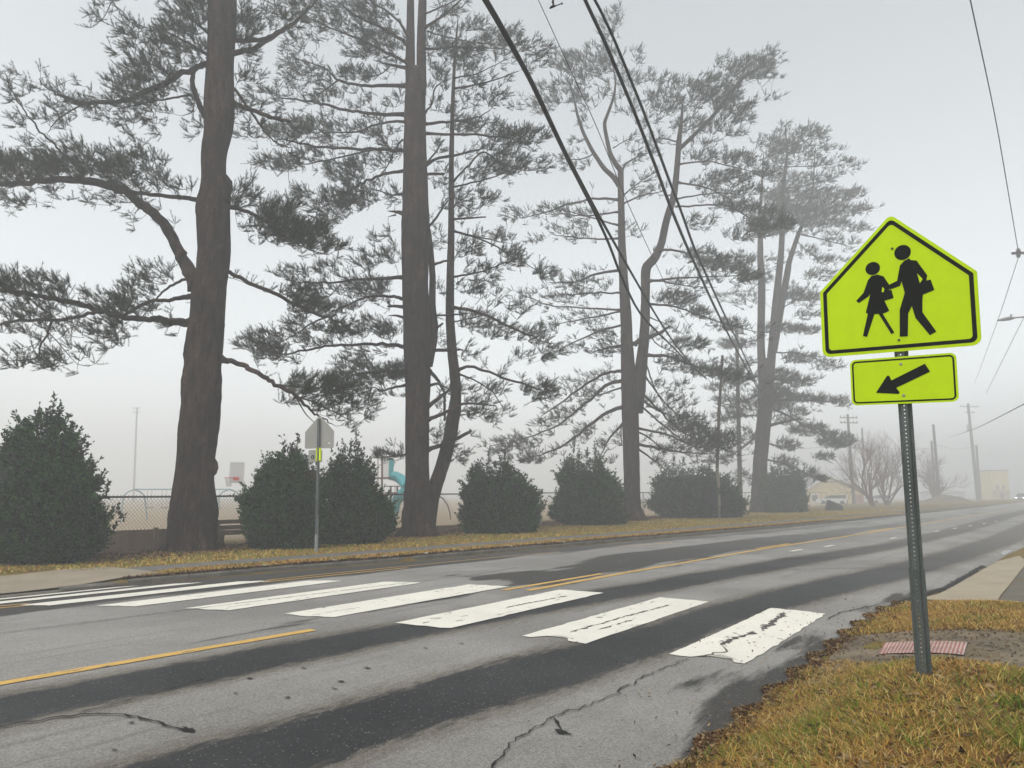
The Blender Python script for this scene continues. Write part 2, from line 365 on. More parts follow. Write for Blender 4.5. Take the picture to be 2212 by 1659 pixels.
def ground_rows(s):
    K, E = float(kerb(s)), float(nedge(s))
    return np.concatenate([[E-300, E-120, E-50, E-20, E-9, E-5], np.linspace(E-3, E-.02, 22), [E+.06], np.linspace(E+.5, K-.4, 20), [K-.01, K+.01], np.linspace(K+.25, max(21.5, K+3), 34), np.linspace(max(23, K+4), max(34, K+14), 10), [max(34, K+14)+d for d in (10, 30, 70, 140, 300)]])
def zsheet(S, N):
    K, E = kerb(S), nedge(S); z = zg(S, N)
    return np.where((N > E+.03) & (N < K), z-.06, np.where((N >= K) & (N < K+.2), z-.03, z+.02*np.sin(S*3.1+N*2)*np.sin(N*4.3-S*1.3)*((N > K+2.9) | (N < E-.2))))
def ground_tint(S, N):
    c = np.zeros(S.shape+(4,)); K = kerb(S)
    sand = smooth((N-21.0)/1.5); c[..., :3] = np.array([.36, .28, .19]); c[..., 3] = sand*.9
    mul = np.exp(-((N-18.6)/1.0)**2)*(S > 8)*(S < 75)*.85*(.6+.4*np.sin(S*.9)); mm = mul > c[..., 3]
    c[mm, :3] = (.085, .045, .028); c[..., 3] = np.maximum(c[..., 3], mul)
    dirt = (N < nedge(S)-1.0)*(S > 5.9)*(S < 8.6)*.8+(N < -.75)*(S < 8)*.8; dd = dirt > c[..., 3]
    c[dd, :3] = (.17, .14, .10); c[..., 3] = np.clip(np.maximum(c[..., 3], dirt), 0, 1)
    return c
gm = ground_material()
tag(grid_sheet('ground', Sfine, ground_rows, gm, zsheet, tint=ground_tint), kind='structure')

def band(S, N, s, up, lo, soft=.12):
    """>0.5 inside the strip between the curves up and lo"""
    u = ip(S, s, up); l = ip(S, s, lo); h = (u-l)/2; d = h-np.abs(N-(u+l)/2)
    return np.clip(.5+d/soft*.5, 0, 1)
def wet(S, N):
    n = N-cen(S); c = np.zeros(S.shape+(4,)); c[..., 3] = 1
    b1 = band(S, N, [-10, 2.1, 5, 9.3, 12, 16.3, 22.6, 32, 60, 120], [5.75, 5.52, 5.34, 4.89, 4.61, 4.16, 3.24, 2.6, .9, -4.9], [4.95, 4.82, 4.71, 4.25, 3.9, 3.45, 2.65, 1.9, 0, -5.8], .3)
    b2 = band(S, N, [-10, 2, 4, 6, 9, 11.5, 14.6, 18.9, 30, 60, 120], [3.9, 3.76, 3.67, 3.45, 3.25, 2.97, 2.55, 1.95, .9, -1.2, -6.8], [2.9, 3.0, 2.92, 2.7, 2.62, 2.2, 1.75, 1.2, .1, -2.2, -7.8], .3)
    fade = 1
    c[..., 0] = np.maximum(b1, b2)*fade
    g1 = band(S, N, [-30, 3, 9, 12, 14, 20, 40], [15]*7, [9.9, 9.5, 9.5, 9.3, 9.2, 8.6, 6.2], .4)*(1-.35*smooth((S-11)/10))
    g2 = band(S, N, [8, 9.14, 10.9, 15.2, 24, 34, 60], [6.3, 7.7, 6.9, 7.75, 6.85, 5.9, 3.6], [5.0, 5.6, 5.5, 5.35, 4.8, 4.2, 2.0], .5)*smooth((S-8.3)/1.2)*(1-.5*smooth((S-25)/25))
    g3 = .8*band(S, N, [-5, 2, 5, 8.5, 10], [6.45, 6.40, 6.28, 6.22, 6.3], [6.0, 6.0, 5.98, 5.95, 5.9], .5)*(S < 10)
    E = nedge(S); g4 = np.clip(.5+(E+.34+.16*np.sin(S*1.9)*np.cos(S*.7)-N)/.6, 0, 1)*(S < 14)
    g5 = np.clip(.5+(E-.08-N)/.2, 0, 1)*(S >= 12)
    c[..., 1] = np.clip(np.maximum.reduce([g1*.95, g2*.8, g3*.75, g4*.66, g5*.8]), 0, 1)
    c[..., 2] = 1-.62*smooth((S-10)/24)
    return c
asph = asphalt_material()
tag(grid_sheet('road', Sfine, lambda s: np.concatenate([[float(nedge(s))-.02], np.linspace(float(nedge(s))+.1, float(kerb(s))-.1, 72), [float(kerb(s))-.005]]), asph, zroad, uv=True, wet=wet), kind='structure')

def strip(name, S, Na, Nb, m, dz=.006, k=3, kind='structure', wob=0):
    """a flat marking following the road between two lines"""
    S = np.asarray(S, float); Na = np.broadcast_to(Na, S.shape)+0.; Nb = np.broadcast_to(Nb, S.shape)+0.
    if wob: Na = Na+rng.normal(0, wob, S.shape); Nb = Nb+rng.normal(0, wob, S.shape)
    t = np.linspace(0, 1, k); N = Na[:, None]*(1-t)+Nb[:, None]*t; SS = np.repeat(S[:, None], k, 1)
    X, Y = xy(SS, N); V = np.stack([X, Y, zroad(SS, N)+dz], -1).reshape(-1, 3)
    i = np.arange(len(S)-1)[:, None]*k; j = np.arange(k-1)[None]
    f = np.stack([i+j, i+j+1, i+k+j+1, i+k+j], -1).reshape(-1, 4)[:, ::-1]
    mb = MB(); mb.add(V, f); return tag(mb.build(name, m), kind=kind)
def yl(S0, S1, n, name='yellow_line', wd=.11, ctr=None):
    S = np.arange(S0, S1+.01, .15 if S1 < 25 else .5); c = n+cen(S) if ctr is None else ip(S, *ctr)
    return strip(name, S, c+wd/2, c-wd/2, M['yellow'], wob=.002)
# near yellow line, broken at the crosswalk, with a short inner dash pair; the far pair bends towards the kerb
YN = ([-30, 2.2, 4.9, 8.47, 11.74, 18.69, 28.4, 34.3, 60, 120], [5.9, 5.83, 5.67, 5.62, 5.54, 5.26, 4.53, 4.18, 2.0, -4.2])
YN2 = ([-30, 8.48, 10.92, 18.55, 20.77, 31.5, 34], [6.2, 5.90, 5.80, 5.42, 5.28, 4.52, 4.36])
yl(-20, 4.85, 0, ctr=YN); yl(8.4, 110, 0, ctr=YN)
yl(8.2, 11.0, 0, ctr=YN2, wd=.10); yl(18.4, 21.0, 0, ctr=YN2, wd=.10); yl(30, 34, 0, ctr=YN2, wd=.10)
YU = ([-30, 4.0, 4.53, 7.61, 8.74, 10.75, 13.26, 14.92, 18.23, 20.04, 26], [11.6, 10.94, 10.78, 10.32, 10.28, 10.08, 9.85, 9.50, 8.75, 8.3, 7.3])
YL = ([-30, 3.83, 4.58, 7.51, 9.21, 10.42], [11.2, 10.58, 10.42, 9.98, 9.78, 9.66])
yl(-20, 4.4, 0, ctr=YU, wd=.10); yl(-20, 4.8, 0, ctr=YL, wd=.10)
yl(7.6, 15.5, 0, ctr=YU, wd=.09); yl(7.3, 10.4, 0, ctr=YL, wd=.10); yl(17.6, 20.1, 0, ctr=YU, wd=.10)
for s, n_ in ((18.2, 4.55), (20.5, 4.25), (26, 3.4), (32.6, 2.68), (36, 2.27), (39.3, 1.85), (42.6, 1.42), (46.6, .97)):
    strip('lane_dash', [s, s+.4, s+.8], [n_+.05, n_+.02, n_-.02], [n_-.05, n_-.08, n_-.12], M['white'])

def zbar(name, i):
    N0 = 2.638+1.3452*i
    S0 = 6.887-.2601*N0; L = 3.25
    kS, kN = 27, 8; u, v = np.meshgrid(np.linspace(0, 1, kS), np.linspace(0, 1, kN), indexing='ij')
    N = N0-.61*v; S = 6.887-.2601*N+u*L
    r2 = np.random.default_rng(i+5)
    e = r2.normal(0, .006, (kS, kN)); S = S+np.where((u == 0) | (u == 1), r2.normal(0, .018, (kS, kN)), 0); N = N+np.where((v == 0) | (v == 1), r2.normal(0, .005, (kS, kN)), 0)
    if i == 1: S = S+np.where(u == 0, .22*(v > .15)*(v < .7)*r2.uniform(.4, 1, (kS, kN)), 0)
    if i == 0: S = S+np.where(u == 0, .20*(v > .35)*(v < .8), 0)
    X, Y = xy(S, N); V = np.stack([X, Y, zroad(S, N)+.007], -1).reshape(-1, 3)
    a = np.arange(kS-1)[:, None]*kN; j = np.arange(kN-1)[None]
    f = np.stack([a+j, a+j+1, a+kN+j+1, a+kN+j], -1).reshape(-1, 4)[:, ::-1]
    mb = MB(); mb.add(V, f); o = mb.build(name, M['white']); tag(o, kind='structure')
for i in range(9): zbar('crosswalk_bar', i)

def jag(pts, wd, m, name, dz=.011, amp=.03, seed=0, vary=.6):
    """a jagged crack through (S,N) points"""
    r2 = np.random.default_rng(seed); P = [np.array(pts[0], float)]
    for a, b in zip(pts[:-1], pts[1:]):
        a, b = np.array(a, float), np.array(b, float); n = max(2, int(np.linalg.norm(b-a)/.05))
        for k in range(1, n+1):
            q = a+(b-a)*k/n; P.append(q+(r2.normal(0, amp, 2) if k < n else 0))
    P = np.array(P); T = np.gradient(P, axis=0); T /= np.linalg.norm(T, axis=1)[:, None]; Nn = np.stack([-T[:, 1], T[:, 0]], 1)
    W = wd*(1+vary*r2.uniform(-1, 1, len(P)))[:, None]/2; W[0] = W[-1] = .001
    A, B = P+Nn*W, P-Nn*W; Q = np.stack([A, B], 1).reshape(-1, 2); X, Y = xy(Q[:, 0], Q[:, 1])
    mb = MB(); i = np.arange(len(P)-1)*2
    mb.add(np.stack([X, Y, zroad(Q[:, 0], Q[:, 1])+dz], 1), np.stack([i, i+1, i+3, i+2], 1)); tag(mb.build(name, m), kind='structure')
K_ = M['crack']; K2 = mat('worn_through_asphalt', (.085, .08, .075), .9)
jag([(2.2, 2.1), (3.2, 2.37), (3.6, 2.5), (4.1, 2.53), (4.6, 2.46), (5.5, 2.50), (6.2, 2.45)], .010, K_, 'road_crack', amp=.018, seed=1)
jag([(4.05, 2.52), (3.95, 2.42), (3.85, 2.36)], .02, K_, 'road_crack', seed=2, amp=.01)
jag([(6.3, 2.42), (6.7, 2.28), (6.9, 2.42)], .014, K2, 'road_crack', seed=3, amp=.01)
jag([(6.9, 2.42), (7.3, 2.40), (7.8, 2.37)], .045, K2, 'road_crack', seed=4, amp=.014, vary=.9)
jag([(7.9, 2.33), (8.4, 2.36), (8.9, 2.40), (9.2, 2.42)], .05, K2, 'road_crack', seed=5, amp=.02, vary=.95)
for (s0, s1, n0, n1, sd) in ((6.3, 8.6, 3.72, 3.64, 6), (6.6, 7.4, 3.58, 3.55, 9)): jag([(s0, n0), ((s0+s1)/2, n0-.02), (s1, n1)], .018, K2, 'road_crack', seed=sd, amp=.008, vary=1)
jag([(7.0, 5.0), (7.6, 4.98), (8.3, 4.94)], .016, K2, 'road_crack', seed=12, amp=.006, vary=1)
jag([(-2, 8.2), (1, 8.1), (3, 7.98), (4.8, 7.86), (6, 7.75), (8, 7.6), (9.5, 7.45), (11, 7.6)], .018, K_, 'road_crack', seed=7, amp=.008)
jag([(9.3, 9.6), (9.9, 8), (10.6, 6.6), (11.4, 5.5), (12.2, 4.2)], .016, K_, 'road_crack', seed=8, amp=.01)
jag([(1.3, 4.95), (1.9, 4.8), (2.2, 4.70), (2.36, 4.5), (2.42, 4.19), (2.44, 3.95)], .020, K_, 'road_crack', seed=10, amp=.012)
jag([(2.2, 4.72), (2.7, 4.78), (3.1, 4.85)], .012, K_, 'road_crack', seed=11, amp=.01)
jag([(9.2, 1.95), (9.9, 1.9), (10.7, 1.7)], .015, K_, 'road_crack', seed=13, amp=.01)
jag([(11.2, 1.42), (12.2, nedge(12.2)+.04), (13.9, nedge(13.9)+.06), (16, nedge(16)+.05), (19, nedge(19)+.05)], .10, K_, 'road_crack', seed=21, amp=.015)
jag([(14, 3.5), (15.5, 2.6), (17, 1.2)], .02, K_, 'road_crack', seed=14, amp=.01); jag([(15.8, 4.3), (18, 3.0), (20, 1.3)], .02, K_, 'road_crack', seed=15, amp=.01)
def blot(S, N, a, b, m, name, seed):
    r2 = np.random.default_rng(seed); th = np.linspace(0, 2*math.pi, 18, endpoint=False); r = 1+.35*r2.normal(0, 1, 18)*.7
    s = S+a*r*np.cos(th); n = N+b*r*np.sin(th); X, Y = xy(s, n); x0, y0 = xy(S, N)
    mb = MB(); mb.add(np.vstack([np.stack([X, Y, zroad(s, n)+.009], 1), [x0, y0, float(zroad(S, N))+.009]]), [(q, (q+1) % 18, 18) for q in range(18)]); tag(mb.build(name, m), kind='structure')
blot(2.46, 3.98, .02, .07, K_, 'road_crack', 3); blot(3.88, 2.35, .03, .05, K_, 'road_crack', 5)
r3 = random.Random(4)
for k in range(34):
    S_ = r3.uniform(1.5, 8.5); N_ = r3.choice([r3.uniform(3.9, 4.65), r3.uniform(3.9, 4.65), r3.uniform(6.1, 7.6), r3.uniform(2.0, 2.9)])
    blot(S_, N_, r3.uniform(.008, .018), r3.uniform(.012, .035), M['oil'], 'damp_spot', k)
# pale flake debris along the far gutter
for k in range(9):
    s = 9.2+k*1.25+r3.uniform(-.4, .4); X, Y = xy(s, float(kerb(s))+.12); mb = MB()
    mb.box((X, Y, zxy(X, Y)+.03), (r3.uniform(.06, .2), r3.uniform(.05, .1), .03), r3.uniform(0, 3)); tag(mb.build('litter', M['drydeb']), kind='stuff')

# kerb: cast in blocks, a driveway gap with dropped kerb at the left
Sk = np.arange(7.0, 60, .5)
mb = MB(); r2 = np.random.default_rng(3)
s = -40.
while s < 110:
    drop = float(ip(s+.5, [6, 7], [.03, .12]))
    L = 1.0 if s < 40 else 3; e = s+L-.012; ss = np.array([s, s+L/2, e]); K0 = kerb(ss); h = drop+r2.normal(0, .006)
    X0, Y0 = xy(ss, K0); X1, Y1 = xy(ss, K0+.16); zb = zroad(ss, K0)
    V = []
    for q in range(3):
        V += [(X0[q], Y0[q], zb[q]-.12), (X0[q], Y0[q], zb[q]+h-.03), (X0[q]+(X1[q]-X0[q])*.18, Y0[q]+(Y1[q]-Y0[q])*.18, zb[q]+h), (X1[q], Y1[q], zb[q]+h+.005), (X1[q], Y1[q], zb[q]-.12)]
    f = []
    for q in range(2):
        for j in range(4): a = q*5+j; f.append((a, a+1, a+6, a+5))
    mb.add(V, f); mb.add(V, [(0, 4, 3), (0, 3, 2), (0, 2, 1), (10, 13, 14), (10, 12, 13), (10, 11, 12)]); s += L
tag(mb.build('kerb', M['kerbm']), kind='structure')
def slab(name, pts, m, dz=.01, step=.35, th=.0):
    """a thin paved sheet over a polygon of (S,N) points, following the ground"""
    bm = bmesh.new(); vs = [bm.verts.new((a, b, 0)) for a, b in pts]; bm.faces.new(vs)
    lo = np.min(pts, 0); hi = np.max(pts, 0)
    for ax in (0, 1):
        for q in np.arange(lo[ax]+step, hi[ax], step):
            no = [0, 0, 0]; no[ax] = 1; p = [0, 0, 0]; p[ax] = q
            bmesh.ops.bisect_plane(bm, geom=bm.verts[:]+bm.edges[:]+bm.faces[:], plane_co=p, plane_no=no)
    bmesh.ops.triangulate(bm, faces=bm.faces[:])
    for v in bm.verts:
        S, N = v.co.x, v.co.y; X, Y = xy(S, N); v.co = (X, Y, float(zg(S, N))+dz)
    bmesh.ops.recalc_face_normals(bm, faces=bm.faces[:])
    if bm.faces and sum(f.normal.z for f in bm.faces) < 0: bmesh.ops.reverse_faces(bm, faces=bm.faces[:])
    me = bpy.data.meshes.new(name); bm.to_mesh(me); bm.free(); me.materials.append(m); o = bpy.data.objects.new(name, me); link(o)
    return tag(o, kind='structure')
# far pavement with joints, driveway apron at the left
s = 7.3
while s < 95:
    L = 1.5 if s < 50 else 6
    a, b = kerb(s), kerb(s+L-.015)
    slab('pavement', [(s, a+.95), (s+L-.015, b+.95), (s+L-.015, b+2.0), (s, a+2.0)], M['walk'], dz=.028, step=2); s += L
for s in np.arange(-14, 7.2, .75):
    e = s+.751; lim = 3.0 if s < 5.5 else 2.6
    slab('driveway_apron', [(s, kerb(s)+.165), (e, kerb(e)+.165), (e, kerb(e)+lim), (s, kerb(s)+lim)], M['conc'], dz=.03, step=1.5)
slab('driveway_apron', [(7.0-.01, kerb(7)+.165), (6.99, kerb(7)+2.6), (6.4, kerb(7)+3.1), (4.0, kerb(4)+3.2), (4.0, kerb(4)+.165)], M['conc'], dz=.03, step=1.5) if False else None

# near side: concrete apron, dark driveway, tactile pad, pavement
def gp(*pts): return [G(*p)[3:5] for p in pts]
slab('near_apron', [(11.9, 1.28), (12.8, 1.08), (17.2, .73), (20.4, .48), (22.6, .05), (20.3, -.10), (12.97, .30), (11.9, .33)], mat('pale_apron', (.34, .285, .20), .85, noise=[(1.5, .25, .8, 1.12), (60, .25, .9, 1.1)]), dz=.02)
slab('driveway', [(11.9, .325), (12.98, .29), (20.3, -.11), (22.6, -.5), (22.6, -14), (11.9, -14)], mat('dark_driveway', (.12, .105, .08), .9, noise=[(1.5, .25, .75, 1.2), (60, .25, .8, 1.2)]), dz=.014, step=1)
slab('kerb_ramp', [(5.95, nedge(6)-.12), (8.5, nedge(8.5)-.06), (8.7, .3), (8.9, -2.4), (6.0, -2.4), (5.9, .2)], mat('dirty_ramp', (.19, .15, .10), .9, noise=[(1.6, .2, .35, 1.3), (40, .25, .8, 1.2)]), dz=.012, step=.3)
slab('near_pavement', [(-6, -.85), (6.4, -.85), (6.4, -2.4), (-6, -2.4)], M['conc'], dz=.02, step=.6)

# ------------------------------------------------------------------ crossing signs
def sign_frame(o, yaw, lean, tilt):
    ex = np.array([math.cos(yaw), math.sin(yaw), 0]); ez = np.array([0, 0, 1.]); ey = np.cross(ez, ex)
    e2 = ex*math.cos(lean)+ez*math.sin(lean); z2 = -ex*math.sin(lean)+ez*math.cos(lean)
    z3 = z2*math.cos(tilt)+ey*math.sin(tilt); return np.array(o), e2, z3, np.cross(e2, z3)
# outlines in metres on the sign's own face
PENT = [(0, .914), (.457, .457), (.457, 0), (-.457, 0), (-.457, .457)]
MAN_HEAD = (.060, .646, .048, .050); GIRL_HEAD = (-.120, .569, .044, .044)
MAN = [(.066, .589), (.097, .601), (.102, .589), (.137, .579), (.192, .473), (.184, .441), (.209, .443), (.226, .374), (.162, .353), (.157, .317), (.153, .24), (.223, .108), (.187, .088), (.113, .207), (.096, .287), (.073, .241), (.064, .094), (.018, .096), (.026, .271), (.06, .379), (.045, .457), (.035, .428), (-.027, .412), (-.027, .445), (.02, .464), (.041, .563)]
MHOLE = [(.136, .496), (.165, .453), (.148, .429)]
GIRL = [(-.13, .519), (-.094, .524), (-.058, .506), (-.026, .442), (-.029, .408), (-.016, .409), (-.005, .354), (-.06, .343), (-.034, .272), (-.074, .258), (-.012, .127), (-.03, .118), (-.098, .26), (-.123, .261), (-.174, .114), (-.199, .122), (-.162, .27), (-.175, .276), (-.142, .398), (-.157, .382), (-.214, .348), (-.23, .364), (-.182, .414), (-.152, .494)]
GHOLE = [(-.068, .436), (-.056, .42), (-.064, .399), (-.073, .403)]
ARROW = [(-.136, -.26), (-.058, -.14), (-.043, -.185), (.151, -.091), (.177, -.143), (-.018, -.234), (.010, -.276)]
def ringmesh(mb, outer, inner, o, ex, ez, n, t, mi=0):
    k = len(outer); V = [o+ex*a+ez*b+n*t for a, b in outer+inner]
    mb.add(V, [(q, (q+1) % k, k+(q+1) % k, k+q) for q in range(k)], mi)
def inset(pts, d):
    out = []; n = len(pts)
    for i in range(n):
        p = np.array(pts[i]); a = np.array(pts[i-1]); b = np.array(pts[(i+1) % n])
        u = (p-a)/np.linalg.norm(p-a); v = (b-p)/np.linalg.norm(b-p)
        nu = np.array([u[1], -u[0]]); nv = np.array([v[1], -v[0]]); m = nu+nv; m /= np.linalg.norm(m)
        out.append(tuple(p+m*d/max(.3, m@nu)))
    return out
def ell(cx, cz, a, b, k=28): return [(cx+a*math.cos(t), cz+b*math.sin(t)) for t in np.linspace(0, 2*math.pi, k, endpoint=False)]
def flat(mb, pts, o, ex, ez, n, t, mi=0, th=.0012): poly_prism(mb, pts, o, ex, ez, n, t, t+th, mi)
def u_channel(mb, o, ex, ez, n, z0, z1, wd=.088, off=-.012, dep=.034, m=None, holes=True, hstep=.0254, side=-1):
    """hat-section post: two flanges at the back, a web towards the sign, a row of holes in the web"""
    w2 = wd/2; prof = [(-w2, 0), (-w2*.60, 0), (-w2*.44, -dep), (w2*.44, -dep), (w2*.60, 0), (w2, 0)]
    prof = [(a, off+b*side*-1) for a, b in prof]
    th = .004
    z = z0; 
    def P(a, b, zz): return o+ex*a+n*b+ez*zz
    V = []; 
    for (a, b) in prof: V += [P(a, b, z0), P(a, b, z1)]
    for (a, b) in prof: V += [P(a, b-th, z0), P(a, b-th, z1)]
    f = []
    for q in range(5):
        if q == 2 and holes: continue
        f.append((2*q, 2*q+2, 2*q+3, 2*q+1)); f.append((12+2*q, 12+2*q+1, 12+2*q+3, 12+2*q+2))
    f += [(0, 1, 13, 12), (10, 22, 23, 11)]
    mb.add(V, f)
    for zz, k in ((z0, 0), (z1, 1)):
        mb.add([P(a, b, zz) for a, b in prof]+[P(a, b-th, zz) for a, b in prof], [(q, q+1, q+7, q+6) for q in range(5)])
    if holes:
        a0, a1 = prof[2][0], prof[3][0]; b = prof[2][1]; r = .0048; k = 12
        nh = int((z1-z0)/hstep)
        for i in range(nh):
            za, zb = z0+i*hstep, z0+(i+1)*hstep; zc = (za+zb)/2
            if i == nh-1: zb = z1
            c = [(a0, za), ((a0+a1)/2, za), (a1, za), (a1, (za+zb)/2), (a1, zb), ((a0+a1)/2, zb), (a0, zb), (a0, (za+zb)/2)]
            ring = [(r*math.cos(t), zc+r*math.sin(t)) for t in (-3*math.pi/4, -math.pi/2, -math.pi/4, 0, math.pi/4, math.pi/2, 3*math.pi/4, math.pi)]
            for bb in (b, b-th):
                mb.add([P(x, bb, y) for x, y in c+ring], [(q, (q+1) % 8, 8+(q+1) % 8, 8+q) for q in range(8)])
            mb.add([P(x, b, y) for x, y in ring]+[P(x, b-th, y) for x, y in ring], [(q, (q+1) % 8, 8+(q+1) % 8, 8+q) for q in range(8)])
def disc(mb, c, ax, r, h, k=12, mi=0): mb.tube([c, c+ax*h], [r, r*.85], k, mi)

o, ex, ez, n = sign_frame((2.4927, 4.4885, .9322+CZ), -.6612, -.0372, -.0403)   # n points away from the reader
_r = ray(1993, 1463); base = np.array([0, 0, CZ])+_r*(((o-np.array([0, 0, CZ]))@n)/(_r@n)); base[2] = zxy(base[0], base[1])
nf = n if (np.array([0, 0, CZ])-o)@n > 0 else -n                               # towards the camera
post_off = -.004
root = empty('crossing_sign', tuple(base), 'yellow-green school crossing sign on a steel post in the near grass', 'road sign')
mb = MB(); pent = rounded(PENT, [.035, .012, .05, .05, .012]); flat(mb, pent, o, ex, ez, nf, 0, th=.003); panel = mb.build('sign_panel', M['fyg'], root)
mb = MB(); oi = rounded(inset(PENT, .020), [.03, .01, .035, .035, .01]); ii = rounded(inset(PENT, .044), [.022, .008, .022, .022, .008])
if True:
    V = [o+ex*a+ez*b+nf*.0042 for a, b in oi+ii]; k = len(oi); mb.add(V, [(q, (q+1) % k, k+(q+1) % k, k+q) for q in range(k)])
mb.build('border', M['black'], panel)
mb = MB(); hol = ell(*MAN_HEAD); 
flat(mb, MAN, o, ex, ez, nf, .0042); flat(mb, hol, o, ex, ez, nf, .0042); mb.build('adult_symbol', M['black'], panel)
for h_ in (MHOLE, GHOLE): mb = MB(); flat(mb, h_, o, ex, ez, nf, .0056, th=.0006); mb.build('symbol_gap', M['fyg'], panel)
mb = MB(); flat(mb, GIRL, o, ex, ez, nf, .0042); flat(mb, ell(*GIRL_HEAD), o, ex, ez, nf, .0042); mb.build('child_symbol', M['black'], panel)
for a, b in ((.001, .683), (.012, .075)):
    mb = MB(); disc(mb, o+ex*a+ez*b+nf*.003, nf, .0085, .006); disc(mb, o+ex*a+ez*b+nf*.008, nf, .005, .004); mb.build('bolt', mat('dull_bolt', (.12, .13, .05), .5, .6), panel)
PL = [(-.286, -.034), (.322, -.034), (.322, -.338), (-.286, -.338)]; PL = PL
mb = MB(); flat(mb, rounded(PL, .035), o, ex, ez, nf, .004, th=.003); plq = mb.build('arrow_plaque', M['fyg'], root)
mb = MB(); oi = rounded(inset(PL, .012), .027); ii = rounded(inset(PL, .022), .018); k = len(oi)
mb.add([o+ex*a+ez*b+nf*.0082 for a, b in oi+ii], [(q, (q+1) % k, k+(q+1) % k, k+q) for q in range(k)]); mb.build('border', M['black'], plq)
mb = MB(); flat(mb, rounded(ARROW, [.002, .009, .004, .001, .001, .004, .009], 3), o, ex, ez, nf, .0082); mb.build('arrow_symbol', M['black'], plq)
for a, b in ((.016, -.083), (.023, -.285)):
    mb = MB(); disc(mb, o+ex*a+ez*b+nf*.007, nf, .009, .005); mb.build('bolt', M['steel'], plq)
# post line: from the plaque down to the ground
top = o+ex*.004+ez*.74-nf*.004; bot = base-np.array([0, 0, .12])-nf*.004
L = np.linalg.norm(top-bot); pz = (top-bot)/L; px = ex-pz*(ex@pz); px /= np.linalg.norm(px); pn = np.cross(px, pz); pn = pn if pn@nf > 0 else -pn
u_split = .76
mb = MB(); u_channel(mb, bot, px, pz, pn, u_split-.28, L, wd=.080, off=-.034, dep=.032, side=1); pst = mb.build('post', M['galv'], root)
mb = MB(); u_channel(mb, bot-pn*.005, px, pz, pn, 0, u_split, wd=.090, off=-.034, dep=.030, side=1); sb_ = mb.build('post_stub', M['galv'], root)
for zz in (u_split-.035, u_split-.21):
    mb = MB(); disc(mb, bot+pz*zz-pn*.004, pn, .009, .008, 8); mb.build('bolt', M['galv'], sb_)

# far sign: its back faces the camera
X, Y, _ = at(683, 1195, 18.3); z = zxy(X, Y)
root = empty('crossing_sign', (X, Y, z), 'grey back of a pentagon crossing sign across the road with small yellow-green panel', 'road sign')
b_ = np.array([X, Y, z-.1]); tp = at(689, 905, 18.3); pz = (tp-b_); Lp = np.linalg.norm(pz); pz /= Lp
yw = math.radians(-4); exx = np.array([math.cos(yw), math.sin(yw), 0.]); exx -= pz*(exx@pz); nn = np.cross(exx, pz); nn = nn if nn[1] < 0 else -nn
mb = MB(); u_channel(mb, b_, exx, pz, nn, .55, Lp, wd=.085, off=.0, dep=.03, holes=False, side=1); mb.build('post', M['galv'], root)
mb = MB(); u_channel(mb, b_-nn*.006, exx, pz, nn, 0, 1.05, wd=.092, off=.0, dep=.03, holes=False, side=1); mb.build('post_stub', M['steel'], root)
s0 = b_+pz*(Lp-.76)-nn*.042
mb = MB(); flat(mb, rounded([(a*.84, b*.95) for a, b in PENT], [.03, .012, .045, .045, .012]), s0+exx*.01, exx, pz, nn, -.002, th=.003); pb = mb.build('sign_panel', M['signback'], root)
mb = MB(); mb.box(s0+exx*.27+pz*.13+nn*.004, (.055, .002, .03), yw); mb.build('sticker', M['trimw'], pb)
s1 = s0-pz*.36
mb = MB(); flat(mb, rounded([(-.27, .005), (-.27, .32), (.09, .32), (.09, .005)][::-1], .03), s1, exx, pz, nn, -.002, th=.003); pl = mb.build('plaque', M['signback'], root)
mb = MB(); c_ = ell(-.155, .14, .045, .055); flat(mb, c_, s1, exx, pz, nn, .0025); mb.build('round_marking', M['black'], pl)
mb = MB(); flat(mb, ell(-.158, .135, .014, .032), s1, exx, pz, nn, .005); mb.build('marking_gap', M['signback'], pl)
s2 = s1+nn*.055
mb = MB(); flat(mb, rounded([(-.06, .03), (.085, .03), (.085, .37), (-.06, .37)], .02), s2, exx, pz, nn, 0, th=.004); yp = mb.build('marker_panel', mat('bright_marker', (.80, .95, .0), .4), root)
mb = MB(); q0 = rounded([(-.05, .04), (.075, .04), (.075, .36), (-.05, .36)], .015); q1 = rounded([(-.043, .047), (.068, .047), (.068, .353), (-.043, .353)], .012); k = len(q0)
mb.add([s2+exx*a+pz*b+nn*.0052 for a, b in q0+q1], [(q, (q+1) % k, k+(q+1) % k, k+q) for q in range(k)]); mb.build('border', M['black'], yp)

